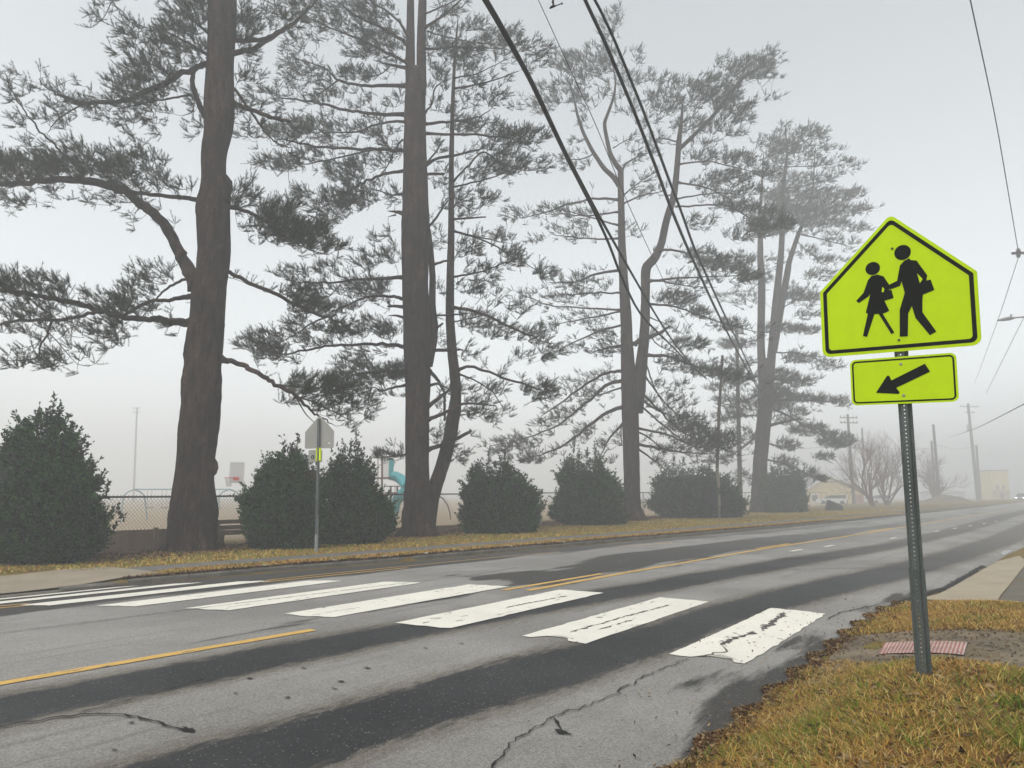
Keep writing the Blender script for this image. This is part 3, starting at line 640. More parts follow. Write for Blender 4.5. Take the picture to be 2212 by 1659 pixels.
# ------------------------------------------------------------------ chain-link fence
root = empty('chain_link_fence', (*xy(5, 19.3), zxy(*xy(5, 19.3))), 'long chain-link fence running behind the shrubs and pine trunks', 'fence')
FN = 19.3
def ftop(S): return ip(S, [-5, 10, 22, 33, 60, 100], [1.58, 1.60, 1.72, 1.85, 2.0, 2.25])
Sf = np.arange(-3, 98, 3.0)
mb = MB(); Sr = np.arange(-3, 97.1, 1.5); Xr, Yr = xy(Sr, FN); mb.tube(np.stack([Xr, Yr, ftop(Sr)], 1), .024, 8); mb.build('top_rail', M['rail'], root)
for s in Sf:
    X, Y = xy(s, FN); mb = MB(); mb.tube([(X, Y, zxy(X, Y)-.1), (X, Y, ftop(s)+.03)], [.03, .03], 8); mb.build('post', M['steel'] if s > 28 else M['wire'], root)
mb = MB()
def links(S0, S1, sp, wd):
    H = 1.5; m = int((S1-S0)/sp)
    for sgn in (1, -1):
        for k in range(m):
            s = S0+k*sp; a0, a1 = (s, s+H*sgn*.9)
            for (u0, u1) in ((0, .5), (.5, 1)):
                p = []
                for u in (u0, u1):
                    S_ = a0+(a1-a0)*u
                    S_c = min(max(S_, S0), S1); X, Y = xy(S_c, FN-.02*sgn*0-.026); zb = float(zg(*sn(X, Y)))+.03; zt = float(ftop(S_c))+.05
                    p.append((X, Y, zb+(zt-zb)*u))
                p = np.array(p); mb.add([p[0]-(0, 0, wd), p[0]+(0, 0, wd), p[1]+(0, 0, wd), p[1]-(0, 0, wd)], [(0, 1, 2, 3)])
links(2, 24, .10, .0065); links(24, 62, .16, .007)
mb.build('wire_mesh', M['wire'], root)

# ------------------------------------------------------------------ things behind the fence
def boards(name, S0, S1, N, z1, label, cat, nb=3):
    X, Y = xy(S0, N); r = empty(name, (X, Y, zxy(X, Y)), label, cat, None)
    n = max(1, int((S1-S0)/2.2)); 
    for k in range(n):
        a, b = S0+(S1-S0)*k/n, S0+(S1-S0)*(k+1)/n-.03; p, q = np.array(xy(a, N)), np.array(xy(b, N)); m = (p+q)/2; zb = zxy(*m)
        ang = math.atan2(q[1]-p[1], q[0]-p[0]); h = (z1-zb)/nb
        for i in range(nb):
            mb = MB(); mb.box((m[0], m[1], zb+h*(i+.5)), (np.linalg.norm(q-p), .07, h-.004), ang); mb.build('plank', M['wood'], r)
        mb = MB(); pq = xy(a, N-.07); mb.box((*pq, (zb+z1)/2+.02), (.1, .09, z1-zb+.06), ang); mb.build('post', M['wood'], r)
boards('timber_wall', 6.5, 13.2, 20.1, .70, 'low brown timber wall behind the fence beside the big pine', 'wall')
boards('timber_edging', 19.5, 30, 20.3, .40, 'low timber edging of the play area seen between shrubs', 'edging', 1)
# park bench back
S0, N0 = 13.4, 19.75; X, Y = xy(S0, N0); zb = zxy(X, Y); ang = math.pi/2-AL
root = empty('park_bench', (X, Y, zb), 'dark slatted wooden bench behind the fence, right of the big trunk', 'bench')
dv = np.array([SA, CA, 0]); nv_ = np.array([-CA, SA, 0]); P0 = np.array([X, Y, zb])
for i, (h, of) in enumerate(((.70, 0), (.53, .03), (.36, .05))):
    mb = MB(); mb.box(P0+nv_*of+(0, 0, h), (1.7, .035, .125), ang); mb.build('back_slat', M['wood'], root)
for i in range(3): mb = MB(); mb.box(P0+nv_*(.15+.14*i)+(0, 0, .42), (1.7, .12, .035), ang); mb.build('seat_slat', M['wood'], root)
for d_ in (-.65, .65): mb = MB(); mb.box(P0+dv*d_+(0, 0, .38), (.07, .06, .76), ang); mb.box(P0+dv*d_+nv_*.45+(0, 0, .2), (.07, .06, .40), ang); mb.box(P0+dv*d_+nv_*.25+(0, 0, .38), (.06, .5, .04), ang); mb.build('leg', M['wood'], root)

def PT(x, y, Y): return at(x, y, Y)
# basketball hoop
Yb = 46; bp_ = PT(526, 1120, Yb); root = empty('basketball_hoop', tuple(bp_), 'basketball backboard with red hoop on a bent grey pole', 'basketball hoop')
mb = MB(); mb.tube([bp_, PT(526, 1060, Yb), PT(527, 1048, Yb), PT(525, 1040, Yb), PT(521, 1036, Yb)], .085, 8); mb.build('pole', M['lamp'], root)
mb = MB(); c = PT(512, 1021, Yb-.3); mb.box(c, (.75, .05, 1.25), math.radians(55)); mb.box(c, (.0, .0, .0)); 
mb = MB(); wv = PT(526, 1021, Yb)-PT(499, 1021, Yb); mb.box(c, (np.linalg.norm(wv)*1.05, .05, 1.28), math.radians(12)); bd = mb.build('backboard', M['board'], root)
mb = MB(); 
for dx, dz, sx_, sz_ in ((0, .66, .92, .05), (0, -.66, .92, .05), (-.44, 0, .05, 1.3), (.44, 0, .05, 1.3)): mb.box(c+np.array([dx, -.035+dx*.21, dz]), (sx_, .03, sz_), math.radians(12))
mb.build('frame', M['trimw'], bd)
mb = MB(); mb.box(PT(510, 1034, Yb-.5), (.35, .06, .22), math.radians(12)); mb.build('hoop_bracket', M['rim'], root)
hc = PT(495, 1032, Yb-.9); mb = MB(); th = np.linspace(0, 2*math.pi, 25); mb.tube(np.stack([hc[0]+.26*np.cos(th), hc[1]+.26*np.sin(th), hc[2]+0*th], 1), .02, 6, cap=False); mb.tube([hc+np.array([.26, 0, 0]), PT(509, 1033, Yb-.55)], .025, 6); mb.build('rim', M['rim'], root)
mb = MB()
for t in np.linspace(0, 2*math.pi, 12, endpoint=False):
    for sg in (1, -1): mb.tube([hc+np.array([.26*math.cos(t), .26*math.sin(t), 0]), hc+np.array([.18*math.cos(t+sg*.4), .18*math.sin(t+sg*.4), -.25]), hc+np.array([.13*math.cos(t+sg*.8), .13*math.sin(t+sg*.8), -.55])], .008, 4)
mb.build('net', M['net'], root)
mb = MB(); mb.tube([PT(526, 1052, Yb), PT(515, 1040, Yb-.2)], .05, 6); mb.build('brace', M['lamp'], root)
# swing set
Ys = 48
def arch(mb, x0, x1, yt, yb, Y, dY=1.2, r=.05):
    P = [PT(x0, yb, Y), PT(x0, yt+14, Y), PT(x0+2, yt+6, Y), PT((x0+x1)/2, yt, Y), PT(x1-2, yt+6, Y), PT(x1, yt+14, Y), PT(x1+.0, yb-1, Y)]
    P = np.array(P); P[:, 1] += np.linspace(-dY, dY, len(P)); mb.tube(P, r, 6)
root = empty('swing_set', tuple(PT(390, 1128, Ys)), 'pale blue swing frame with arched legs on the foggy playground', 'swing set')
for x0, x1 in ((281, 299), (484, 508)): mb = MB(); arch(mb, x0, x1, 1057, 1131, Ys); mb.build('leg_arch', M['bluepaint'], root)
mb = MB(); mb.bar(PT(290, 1057, Ys), PT(496, 1057, Ys), .05, 6); mb.build('top_beam', M['bluepaint'], root)
for x in (318, 328, 350, 360, 440, 450, 466, 474): mb = MB(); mb.bar(PT(x, 1057, Ys), PT(x+.3, 1096, Ys), .012, 4); mb.build('chain', M['steel'], root)
for x in (323, 355, 445, 470): mb = MB(); mb.box(PT(x, 1097, Ys), (.45, .2, .04)); mb.build('swing_seat', M['black'], root)
# play tower with slide
Yp = 44
root = empty('play_tower', tuple(PT(822, 1125, Yp)), 'playground tower with brown posts and a teal curling slide', 'playground tower')
# zoom V = (619.4+.12x, 884.8+.12y)
def Z(x, y, Y=Yp): return PT(619.4+.12*x, 884.8+.12*y, Y)
for x, y0, y1, dy in ((1715, 820, 1950, 0), (1640, 830, 1950, 1.2), (1440, 900, 1500, 1.4), (1990, 1370, 1950, .6), (1872, 1380, 1950, .4)):
    mb = MB(); mb.bar(Z(x, y0, Yp+dy), Z(x, y1, Yp+dy), .06 if x > 1700 else .05, 8); mb.build('post', M['pvc'] if x < 1700 else M['brown'], root)
for c_, d_ in ((Z(1770, 1235), (.84, 1.3, .08)), (Z(1880, 1500), (1.04, 1.3, .08))): mb = MB(); mb.box(c_, d_); mb.build('deck', M['brown'], root)
for x in range(1740, 1860, 18): mb = MB(); mb.bar(Z(x, 930), Z(x, 1215), .014, 4); mb.build('baluster', M['pvc'], root)
for a_, b_2, r_ in ((Z(1655, 1005), Z(1860, 940), .02), (Z(1660, 1240), Z(1890, 1215), .03), (Z(1740, 1380), Z(2120, 1378), .03), (Z(1860, 1510), Z(2120, 1508), .03)): mb = MB(); mb.bar(a_, b_2, r_, 5); mb.build('rail', M['brown'], root)
for x in (1870, 1950, 1992): mb = MB(); mb.bar(Z(x, 1380), Z(x, 1510), .02, 5); mb.build('baluster', M['brown'], root)
for p_2 in ([Z(1500, 830), Z(1530, 950), Z(1560, 970)], [Z(1560, 830), Z(1500, 840)], [Z(1470, 990), Z(1530, 950), Z(1620, 1000)], [Z(1720, 1160), Z(1760, 1215), Z(1820, 1222)]): mb = MB(); mb.tube(p_2, .02, 5); mb.build('climbing_bar', M['pvc'], root)
mb = MB(); P = [Z(1890, 1190), Z(1960, 1200), Z(2050, 1250), Z(2120, 1320, Yp-.3), Z(2160, 1400, Yp-.6), Z(2130, 1480, Yp-.6), Z(2060, 1540, Yp-.3), Z(1990, 1620, Yp), Z(1950, 1720, Yp), Z(1940, 1860, Yp)]
mb.tube(P, [.28, .30, .32, .33, .34, .34, .33, .32, .30, .28], 12); mb.build('slide', M['teal'], root, shade=True)
mb = MB(); mb.box(Z(1880, 1075, Yp-.1), (.28, .08, 1.3)); mb.tube([Z(1925, 960, Yp-.1), Z(1890, 1150, Yp-.1)], .05, 6); mb.build('slide_panel', M['teal'], root)
# climbing arch
Yc = 46; root = empty('climbing_arch', tuple(PT(960, 1122, Yc)), 'curved metal climbing bar on the play area behind the fence', 'climbing frame')
mb = MB(); mb.tube([PT(948, 1071, Yc), PT(958, 1078, Yc), PT(967, 1092, Yc), PT(972, 1108, Yc), PT(973, 1122, Yc)], .05, 6); mb.tube([PT(948, 1071, Yc), PT(935, 1075, Yc), PT(925, 1090, Yc), PT(920, 1122, Yc)], .05, 6); mb.build('arch_bar', M['brown'], root)

# ------------------------------------------------------------------ poles, wires, street light
def upole(x0, y0, x1, y1, Y, r, label, arms=(), m='farpole', boxes=(), group='utility poles along the foggy road'):
    b = PT(x1, y1, Y); b[2] = min(b[2], zxy(b[0], b[1])); t = PT(x0, y0, Y)
    root = empty('utility_pole', tuple(b), label, 'utility pole', group)
    mb = MB(); mb.tube([b-(0, 0, .3), (b+t)/2, t], [r*1.15, r, r*.8], 10); mb.build('pole', M[m], root)
    for (ya, l, ang) in arms:
        c = b+(t-b)*((y1-ya)/(y1-y0)); mb = MB(); mb.box(c-(0, r+.06, 0), (l, .12, .14), ang); a = mb.build('crossarm', M[m], root)
        for q in (-.45, -.25, .25, .45):
            mb = MB(); mb.tube([c+np.array([q*l*math.cos(ang), q*l*math.sin(ang)-r-.06, .07]), c+np.array([q*l*math.cos(ang), q*l*math.sin(ang)-r-.06, .32])], [.05, .06], 6); mb.build('insulator', M['insul'], a)
    for (ya, dx, h) in boxes:
        c = b+(t-b)*((y1-ya)/(y1-y0)); mb = MB(); mb.tube([c+np.array([dx, -.1, -h/2]), c+np.array([dx, -.1, h/2])], [.28, .28], 12); mb.build('transformer', M['lamp'], root)
    return b, t
upole(1831, 895, 1845, 1090, 110, .22, 'hazy utility pole with two crossarms right of the gabled house', arms=((903, 2.9, .1), (914, 2.9, .1)))
upole(1862, 925, 1872, 1088, 135, .2, 'thin faint pole behind the bare shrubs')
upole(2016, 917, 2030, 1085, 120, .24, 'plain dark utility pole on the dirt heap, no crossarm')
upole(2012, 952, 2021, 1085, 128, .2, 'shorter faint pole just beside the plain dark one')
upole(2091, 872, 2113, 1083, 150, .30, 'tall foggy utility pole with one wide crossarm and transformer', arms=((879, 4.4, .1), (892, 2.2, .1)), boxes=((925, -.5, 1.4),))
upole(2109, 962, 2118, 1083, 155, .26, 'short pole leaning on the tall crossarm pole')
upole(296, 880, 288, 1095, 170, .22, 'barely visible pole with crossarm in the fog beyond the swings', arms=((882, 2.0, 0), (892, 1.6, 0)), group=None)
upole(1591, 700, 1599, 1095, 62, .19, 'wooden pole with transformers behind the pine limbs', arms=((745, 1.6, .2),), boxes=((705, -.3, .8), (712, .3, .8)))
# leaning service pole in front of the wide shrub
b = np.array(PT(1554, 1123, 44)); t = PT(1561, 768, 44)
root = empty('service_pole', tuple(b), 'thin leaning wooden pole in front of the wide shrub, pale lower part', 'pole')
mb = MB(); mid = PT(1549, 1010, 44); mb.tube([mid, PT(1553, 890, 44), t], [.105, .10, .08], 8, bump=.05); mb.build('pole', mat('reddish_pole', (.085, .055, .042), .9), root)
mb = MB(); mb.tube([b-(0, 0, .2), PT(1553, 1060, 44), mid], [.085, .09, .104], 8, bump=.06); mb.build('bare_lower_pole', M['barepole'], root)
# street light pole, just outside the frame at the right; lamp and insulator arm reach in
Yl = 40; pb_ = PT(2300, 1105, Yl); pb_[2] = zxy(pb_[0], pb_[1])
root = empty('street_light', tuple(pb_), 'street lamp on a long arm reaching in at the right edge', 'street light')
tp = PT(2260, 480, Yl); mb = MB(); mb.tube([pb_-(0, 0, .3), tp], [.2, .14], 10); mb.build('pole', M['farpole'], root)
mb = MB(); mb.tube([PT(2276, 700, Yl), PT(2230, 683, Yl-.2), PT(2186, 687, Yl-.3)], .045, 8); mb.build('lamp_arm', M['lamp'], root)
mb = MB(); mb.tube([PT(2190, 687, Yl-.3), PT(2180, 688, Yl-.3), PT(2168, 690, Yl-.3), PT(2155, 692, Yl-.3)], [.07, .12, .10, .05], 10); lh = mb.build('lamp_head', M['lamp'], root, shade=True)
mb = MB(); mb.tube([PT(2184, 684, Yl-.3), PT(2184, 679, Yl-.3)], .05, 8); mb.build('photocell', M['lamp'], lh)
mb = MB(); mb.box(PT(2225, 546, Yl-.2), (2.0, .12, .13), -.1); mb.build('crossarm', M['farpole'], root)
mb = MB(); mb.tube([PT(2199, 537, Yl-.2), PT(2200, 545, Yl-.2), PT(2200, 556, Yl-.2)], [.07, .15, .09], 8); mb.build('insulator', M['insul'], root)

def wire(pts, P0, P1, r0, r1, label, name='overhead_cable', group='overhead cables crossing the road', k=6, m='cable', tail=None, steps=8):
    """cable through measured sight lines, lying in the vertical plane between two plan points"""
    P0 = np.array(P0, float); P1 = np.array(P1, float); d = P1-P0; out = []
    # smooth the measured points
    pts = np.array(pts, float); u = np.concatenate([[0], np.cumsum(np.linalg.norm(np.diff(pts, axis=0), axis=1))]); uu = np.linspace(0, u[-1], max(steps, len(pts)*4))
    xs, ys = np.interp(uu, u, pts[:, 0]), np.interp(uu, u, pts[:, 1])
    for _ in range(2): xs[1:-1] = (xs[:-2]+2*xs[1:-1]+xs[2:])/4; ys[1:-1] = (ys[:-2]+2*ys[1:-1]+ys[2:])/4
    for x, y in zip(xs, ys):
        r = ray(x, y); A = np.array([[r[0], -d[0]], [r[1], -d[1]]]); t, s_ = np.linalg.solve(A, P0); out.append([r[0]*t, r[1]*t, CZ+r[2]*t])
    out = np.array(out)
    if tail is not None: e_ = out[0]-out[2]; e_ /= np.linalg.norm(e_); out = np.vstack([out[0]+e_*18+(0, 0, .0), out[0]+e_*8, out])
    mb = MB(); mb.tube(out, np.linspace(r0, r1, len(out)), k); o = mb.build(name, M[m], shade=True); return tag(o, label, 'cable', group)
def V5(x, y): return (1061.8+.32*x, .32*y)
def V6(x, y): return (1061.8+.36*x, 530.9+.36*y)
PA = at(1520, 815, 41.0)[:2]; s_ = at(1045, 0, 8.6)[:2]
def tl(x, y, Y, up=1.2, back=12):
    p = at(x, y, Y); q = p+np.array([(p[0]-PA[0])*.3, -back, up]); return [q]
A_ = [(1046.6, 0), (1065.8, 32), V5(250, 520), V5(500, 1050), V5(690, 1420), V5(800, 1659), V6(770, 170), V6(880, 400), V6(1005, 530), V6(1080, 595), V6(1165, 690), V6(1290, 800)]
B_ = [(1050.6, 0), (1070, 32), V5(258, 520), V5(508, 1050), V5(705, 1420), V5(840, 1659), V6(860, 200), V6(970, 390), V6(1050, 520), V6(1115, 610), V6(1180, 690), V6(1290, 798)]
wire(A_, s_, PA, .034, .034, 'lower strand of the thick paired cable left of the other cables', tail=[at(1045, 0, 8.6)+np.array([-1.5, -12, 1.4])])
wire(B_, s_+np.array([.09, 0]), PA, .034, .034, 'upper strand of the thick paired cable, splitting off near the forked pine', tail=[at(1050, 0, 8.6)+np.array([-1.5, -12, 1.4])])
PC = at(1640, 840, 62)[:2]
C_ = [(1264, 0), V5(630, 0), V5(760, 270), V5(950, 720), V5(1110, 1130), V5(1200, 1380), V5(1315, 1659), V6(1240, 150), V6(1320, 330), V6(1440, 570), V6(1600, 862)]
D_ = [(1285, 0), V5(705, 0), V5(830, 270), V5(1030, 760), V5(1200, 1220), V5(1290, 1450), V5(1360, 1659), V6(1300, 200), V6(1400, 420), V6(1500, 620), V6(1605, 858)]
wire(C_, at(1264, 0, 9.5)[:2], PC, .028, .05, 'left cable of the close black pair reaching the farther pine', tail=[at(1264, 0, 9.5)+np.array([-1, -12, 1.4])])
wire(D_, at(1285, 0, 9.5)[:2], PC, .022, .045, 'right cable of the close black pair reaching the farther pine', tail=[at(1285, 0, 9.5)+np.array([-1, -12, 1.4])])
mb = MB(); c = at(1641, 841, 61.8); mb.tube([c-(0, 0, .25), c, c+(0, 0, .2)], [.08, .16, .06], 8); tag(mb.build('cable_clamp', M['cable']), 'small black clamp where the cable pair ends at the far pine', 'clamp')
wire([(1163, 0), V5(500, 400), V5(700, 830), V5(900, 1330), V5(1050, 1659), V6(1100, 350), V6(1250, 580)], at(1163, 0, 9)[:2], at(1510, 740, 45)[:2], .005, .012, 'hair-thin wire between the thick cable and the cable pair', tail=[at(1163, 0, 9)+np.array([-1, -12, 1.4])])
RI = at(2200, 545, Yl-.2)[:2]
wire([(2096, 0), (2150, 250), (2200, 545)], at(2096, 0, 14)[:2], RI, .012, .022, 'thin black wire dropping from the top to the right edge insulator', tail=[at(2096, 0, 14)+np.array([-3, -12, .8])])
PF = at(2105, 830, 140)[:2]
wire([(2200, 556), (2160, 680), (2105, 830)], RI, PF, .02, .03, 'faint wire from the edge insulator into the fog')
wire([(2212, 685), (2160, 790), (2130, 850)], at(2212, 685, 45)[:2], PF, .018, .03, 'very faint wire crossing under the lamp arm')
wire([(2225, 866), (2160, 900), (2110, 925), (2050, 945)], at(2225, 866, 40)[:2], at(2050, 945, 150)[:2], .03, .035, 'dark sagging wire from the right edge to the tall pole')
for pts, Y0, Y1, lb in (([(2020, 960), (2066, 972), (2112, 962)], 120, 150, 'faint span of wire between the plain pole and the tall pole'), ([(1720, 970), (1780, 966), (1834, 955)], 90, 110, 'faint span of wire left of the two-arm pole'), ([(2030, 968), (1960, 972), (1880, 962), (1836, 945)], 120, 110, 'low wire over the bare shrubs')):
    wire(pts, at(*pts[0], Y0)[:2], at(*pts[-1], Y1)[:2], .02, .02, lb)
# black bracket hanging down into the top edge
mb = MB(); q = lambda x, y: at(1150.2+.048*x, .048*y, 7.5)
mb.tube([q(940, -900), q(940, -10), q(915, 80), q(940, 200), q(945, 260)], [.012, .012, .014, .011, .014], 6); mb.tube([q(770, 380), q(850, 320), q(960, 280), q(1060, 255)], [.006, .016, .014, .007], 6); mb.tube([q(1060, 255), q(1320, 160)], [.006, .006], 6); mb.tube([q(1310, 165), q(1350, 150)], [.013, .013], 6)
mb.tube([q(300, -1100), q(940, -900), q(1700, -800), q(2740, -700)], .012, 6)
tag(mb.build('wire_bracket', M['cable']), 'small black bracket hanging in at the top edge', 'bracket')

# ------------------------------------------------------------------ buildings, cars, dark block
def gable(name, x0, x1, xr, yp, ye, yb, Y, depth, wall, label, group=None, extra=None):
    a = PT(x0, ye, Y); b = PT(x1, ye, Y); r = PT(xr, yp, Y); g0 = PT(x0, yb, Y)[2]
    root = empty(name, ((a[0]+b[0])/2, Y, g0), label, 'house', group)
    mb = MB(); V = [(a[0], Y, g0), (b[0], Y, g0), (b[0], Y, a[2]), (r[0], Y, r[2]), (a[0], Y, a[2])]; V2 = [(x, y+depth, z) for x, y, z in V]
    mb.add(V+V2, [(0, 1, 6, 5), (1, 2, 7, 6), (4, 0, 5, 9)]); mb.add(V+V2, [(0, 4, 3)]); mb.add(V+V2, [(0, 3, 2), (0, 2, 1), (5, 8, 9), (5, 7, 8), (5, 6, 7)]); mb.build('wall', wall, root)
    mb = MB(); ov = .4
    for p, q in ((a, r), (r, b)):
        d = (q-p)/np.linalg.norm(q-p); p_, q_ = (p-d*ov if p is a else p), (q+d*ov if q is b else q)
        W = [(p_[0], Y-.4, p_[2]+.05), (q_[0], Y-.4, q_[2]+.05), (q_[0], Y+depth+.4, q_[2]+.05), (p_[0], Y+depth+.4, p_[2]+.05)]; W2 = [(x, y, z+.15) for x, y, z in W]
        mb.add(W+W2, [(0, 1, 2, 3), (4, 7, 6, 5), (0, 4, 5, 1), (1, 5, 6, 2), (2, 6, 7, 3), (3, 7, 4, 0)])
    rf = mb.build('roof', M['roof'], root)
    mb = MB()
    for p, q in ((a, r), (r, b)):
        d = (q-p)/np.linalg.norm(q-p); p_, q_ = (p-d*ov if p is a else p), (q+d*ov if q is b else q); mb.add([(p_[0], Y-.43, p_[2]-.05), (q_[0], Y-.43, q_[2]-.05), (q_[0], Y-.43, q_[2]+.22), (p_[0], Y-.43, p_[2]+.22)], [(0, 1, 2, 3)])
    mb.build('fascia', M['trimw'], rf)
    return root, g0
r_, g0 = gable('gabled_house', 1744, 1862, 1785, 1029, 1055, 1093, 125, 18, M['cream'], 'cream gabled house with white roof edge in the fog')
for x in (1760, 1822):
    mb = MB(); c = PT(x, 1076, 125-.02); mb.box(c, (1.2, .05, 1.3)); wdw = mb.build('window', M['trimw'], r_); mb = MB(); mb.box(c-(0, .03, 0), (1.0, .03, 1.1)); mb.build('pane', M['glass'], wdw)
mb = MB(); c = PT(1856, 1080, 124.9); mb.box(c, (1.6, .1, 1.9)); mb.build('garage_door', M['redwall'], r_)
gable('white_house', 2038, 2085, 2060, 1060, 1064, 1084, 175, 10, M['wwall'], 'low white building barely visible between the poles')
# narrow yellow building
Yy = 185; c = PT(2164, 1082, Yy); root = empty('yellow_building', (c[0], Yy, c[2]), 'narrow pale yellow building dissolving in the fog', 'building')
wd = (PT(2184, 1050, Yy)-PT(2146, 1050, Yy))[0]; hh = PT(2160, 1017, Yy)[2]-c[2]
mb = MB(); mb.box((c[0], Yy+3, c[2]+hh/2-.5), (wd, 6, hh+1)); mb.build('wall', M['ywall'], root)
mb = MB(); mb.box((c[0], Yy+3, c[2]+hh+.1), (wd+.4, 6.4, .25)); mb.build('roof', M['roof'], root)
for dx in (-.8, .8): mb = MB(); mb.box((c[0]+dx, Yy-.02, c[2]+hh*.45), (.7, .08, 1.0)); mb.build('window', M['glass'], root)
mb = MB(); mb.box((c[0]-.2, Yy-.6, c[2]+hh*.32), (wd*.9, 1.3, .15)); mb.build('porch_roof', M['roof'], root)
mb = MB(); mb.box((c[0]+.2, Yy-.02, c[2]+1.0), (.9, .08, 2.0)); mb.build('door', M['redwall'], root)

def car(x, y, Y, rz, paint, label, lights=False, L=4.4, group='cars parked near the gabled house'):
    p = PT(x, y, Y); z = zxy(p[0], p[1]); z = min(p[2], z+.6) if not lights else p[2]
    root = empty('parked_car' if not lights else 'oncoming_car', (p[0], p[1], z), label, 'car', group if not lights else None, 0)
    ca, sa = math.cos(rz), math.sin(rz); R = lambda a, b, c: np.array([p[0]+a*ca-b*sa, p[1]+a*sa+b*ca, z+c])
    def loft(sec, w0):
        mb = MB(); V = []; 
        for (a, zb, zt, ww) in sec: V += [R(a, -ww, zb), R(a, -ww, zt), R(a, ww, zt), R(a, ww, zb)]
        f = []
        for i in range(len(sec)-1):
            for j in range(4): f.append((4*i+j, 4*i+(j+1) % 4, 4*i+4+(j+1) % 4, 4*i+4+j))
        k = 4*len(sec); f += [(3, 2, 1, 0), (k-4, k-3, k-2, k-1)]; mb.add(V, f); return mb
    h = L/2
    loft([(-h, .35, .75, .78), (-h+.15, .25, .92, .86), (-h+1.0, .22, .96, .88), (h-1.3, .22, .95, .88), (h-.2, .25, .82, .84), (h, .35, .65, .76)], 0).build('body', M[paint], root)
    loft([(-h+.35, .9, .95, .74), (-h+.9, .9, 1.42, .66), (h-1.9, .9, 1.44, .66), (h-1.1, .9, .96, .76)], 0).build('cabin', M['glass'], root)
    loft([(-h+.95, 1.40, 1.45, .63), (h-1.95, 1.40, 1.47, .63)], 0).build('roof', M[paint], root)
    for a in (-h+.85, h-.9):
        for b in (-.82, .82):
            mb = MB(); q = R(a, b, .32); ax = R(a, b+.09, .32)-R(a, b-.09, .32); mb.tube([q-ax/2, q+ax/2], [.32, .32], 14); mb.build('wheel', M['tyre'], root)
    for b in (-.6, .6):
        mb = MB(); mb.box(R(h-.02, b, .66), (.12, .3, .14), rz); mb.build('headlight', M['lit'] if lights else M['trimw'], root)
car(1797, 1090, 112, 2.9, 'carw', 'white car parked behind the fence in front of the gabled house')
car(1900, 1089, 118, 3.3, 'carw', 'pale car half hidden behind the bare tree stems', L=4.2)
car(2040, 1085, 150, 2.6, 'card', 'dark car by the white building in the fog')
car(2209, 1083, 135, -2.35, 'card', 'oncoming car with lamps lit at the right edge', lights=True)
p = G(1802, 1103); mb = MB(); root = None
bm_ = MB(); c = np.array([p[0], p[1], p[2]]); 
V = [c+np.array(q) for q in ((-.75, -.4, -.1), (.70, -.4, -.1), (.66, -.35, .45), (-.55, -.35, .98), (-.75, .4, -.1), (.70, .4, -.1), (.66, .3, .50), (-.5, .3, 1.0))]
bm_.add(V, [(0, 1, 2, 3), (5, 4, 7, 6), (4, 0, 3, 7), (1, 5, 6, 2), (3, 2, 6, 7), (4, 5, 1, 0)]); ob = bm_.build('stone_block', M['rock']); tag(ob, 'dark slanted stone block lying on the far verge', 'block')
m_ = ob.modifiers.new('bevel', 'BEVEL'); m_.width = .06; m_.segments = 2
# dirt heap
mb = MB(); c = PT(2045, 1087, 112); k = 26
th = np.linspace(0, 2*math.pi, k, endpoint=False); r2 = np.random.default_rng(8); rings = []
for rr, h in ((1, -.4), (.8, .35), (.55, .8), (.25, 1.1), (.02, 1.15)): rings.append(np.stack([c[0]+4.2*rr*np.cos(th)*(1+.15*r2.normal(0, 1, k)*rr), c[1]+1.8*rr*np.sin(th), c[2]+h+.12*r2.normal(0, 1, k)], 1))
V = np.vstack(rings); f = [(a*k+q, a*k+(q+1) % k, (a+1)*k+(q+1) % k, (a+1)*k+q) for a in range(4) for q in range(k)]; mb.add(V, f)
tag(mb.build('dirt_heap', M['dirt'], shade=True), kind='structure')
# puddle by the apron
pd = [(G(x, y)[3:5]) for x, y in ((2166, 1200), (2160, 1194), (2172, 1190), (2186, 1189), (2195, 1194), (2192, 1201))]
slab('puddle', [(a, max(b, float(nedge(a))+.02)) for a, b in pd], M['water'], dz=.012, step=2)
# striped red tactile pad of the near kerb ramp
pad = [G(x, y) for x, y in ((1898, 1418), (1912, 1393), (2090, 1393), (2082, 1421))]
A0 = [np.array(p[:2]) for p in pad]; ro = None
mb = MB(); mb2 = MB(); nst = 22
for k in range(nst):
    u0, u1 = k/nst, (k+.55)/nst; u2 = (k+1)/nst
    for (a, b, mbx) in ((u0, u1, mb), (u1, u2, mb2)):
        q = [A0[0]+(A0[3]-A0[0])*a, A0[0]+(A0[3]-A0[0])*b, A0[1]+(A0[2]-A0[1])*b, A0[1]+(A0[2]-A0[1])*a]
        V = []
        for i in range(7):
            t = i/6
            for e in (0, 1): w_ = q[e]*(1-t)+q[3-e]*t; V.append((w_[0], w_[1], zxy(*w_)+.022))
        mbx.add(V, [(2*i, 2*i+1, 2*i+3, 2*i+2) for i in range(6)])
pd_ = mb.build('tactile_pad', M['tactile']); tag(pd_, 'red ribbed tactile pad set in the near kerb ramp', 'tactile paving')
o2 = mb2.build('worn_rib', M['tactw']); o2.parent = pd_

# ------------------------------------------------------------------ pines
def R1(x, y): return (.28*x, .28*y)
def R2(x, y): return (.28*x, 420.3+.28*y)
def RA(x, y): return (.36*x, 796.3+.36*y)
def RB(x, y): return (442.4+.28*x, 884.8+.28*y)
def R3(x, y): return (486.6+.32*x, .32*y)
def R4(x, y): return (486.6+.32*x, 486.6+.32*y)
R5, R6 = V5, V6
def R7(x, y): return (1504+.2667*x, 221+.2667*y)
SCL = {R1: .28, R2: .28, RA: .36, RB: .28, R3: .32, R4: .32, V5: .32, V6: .36, R7: .2667}

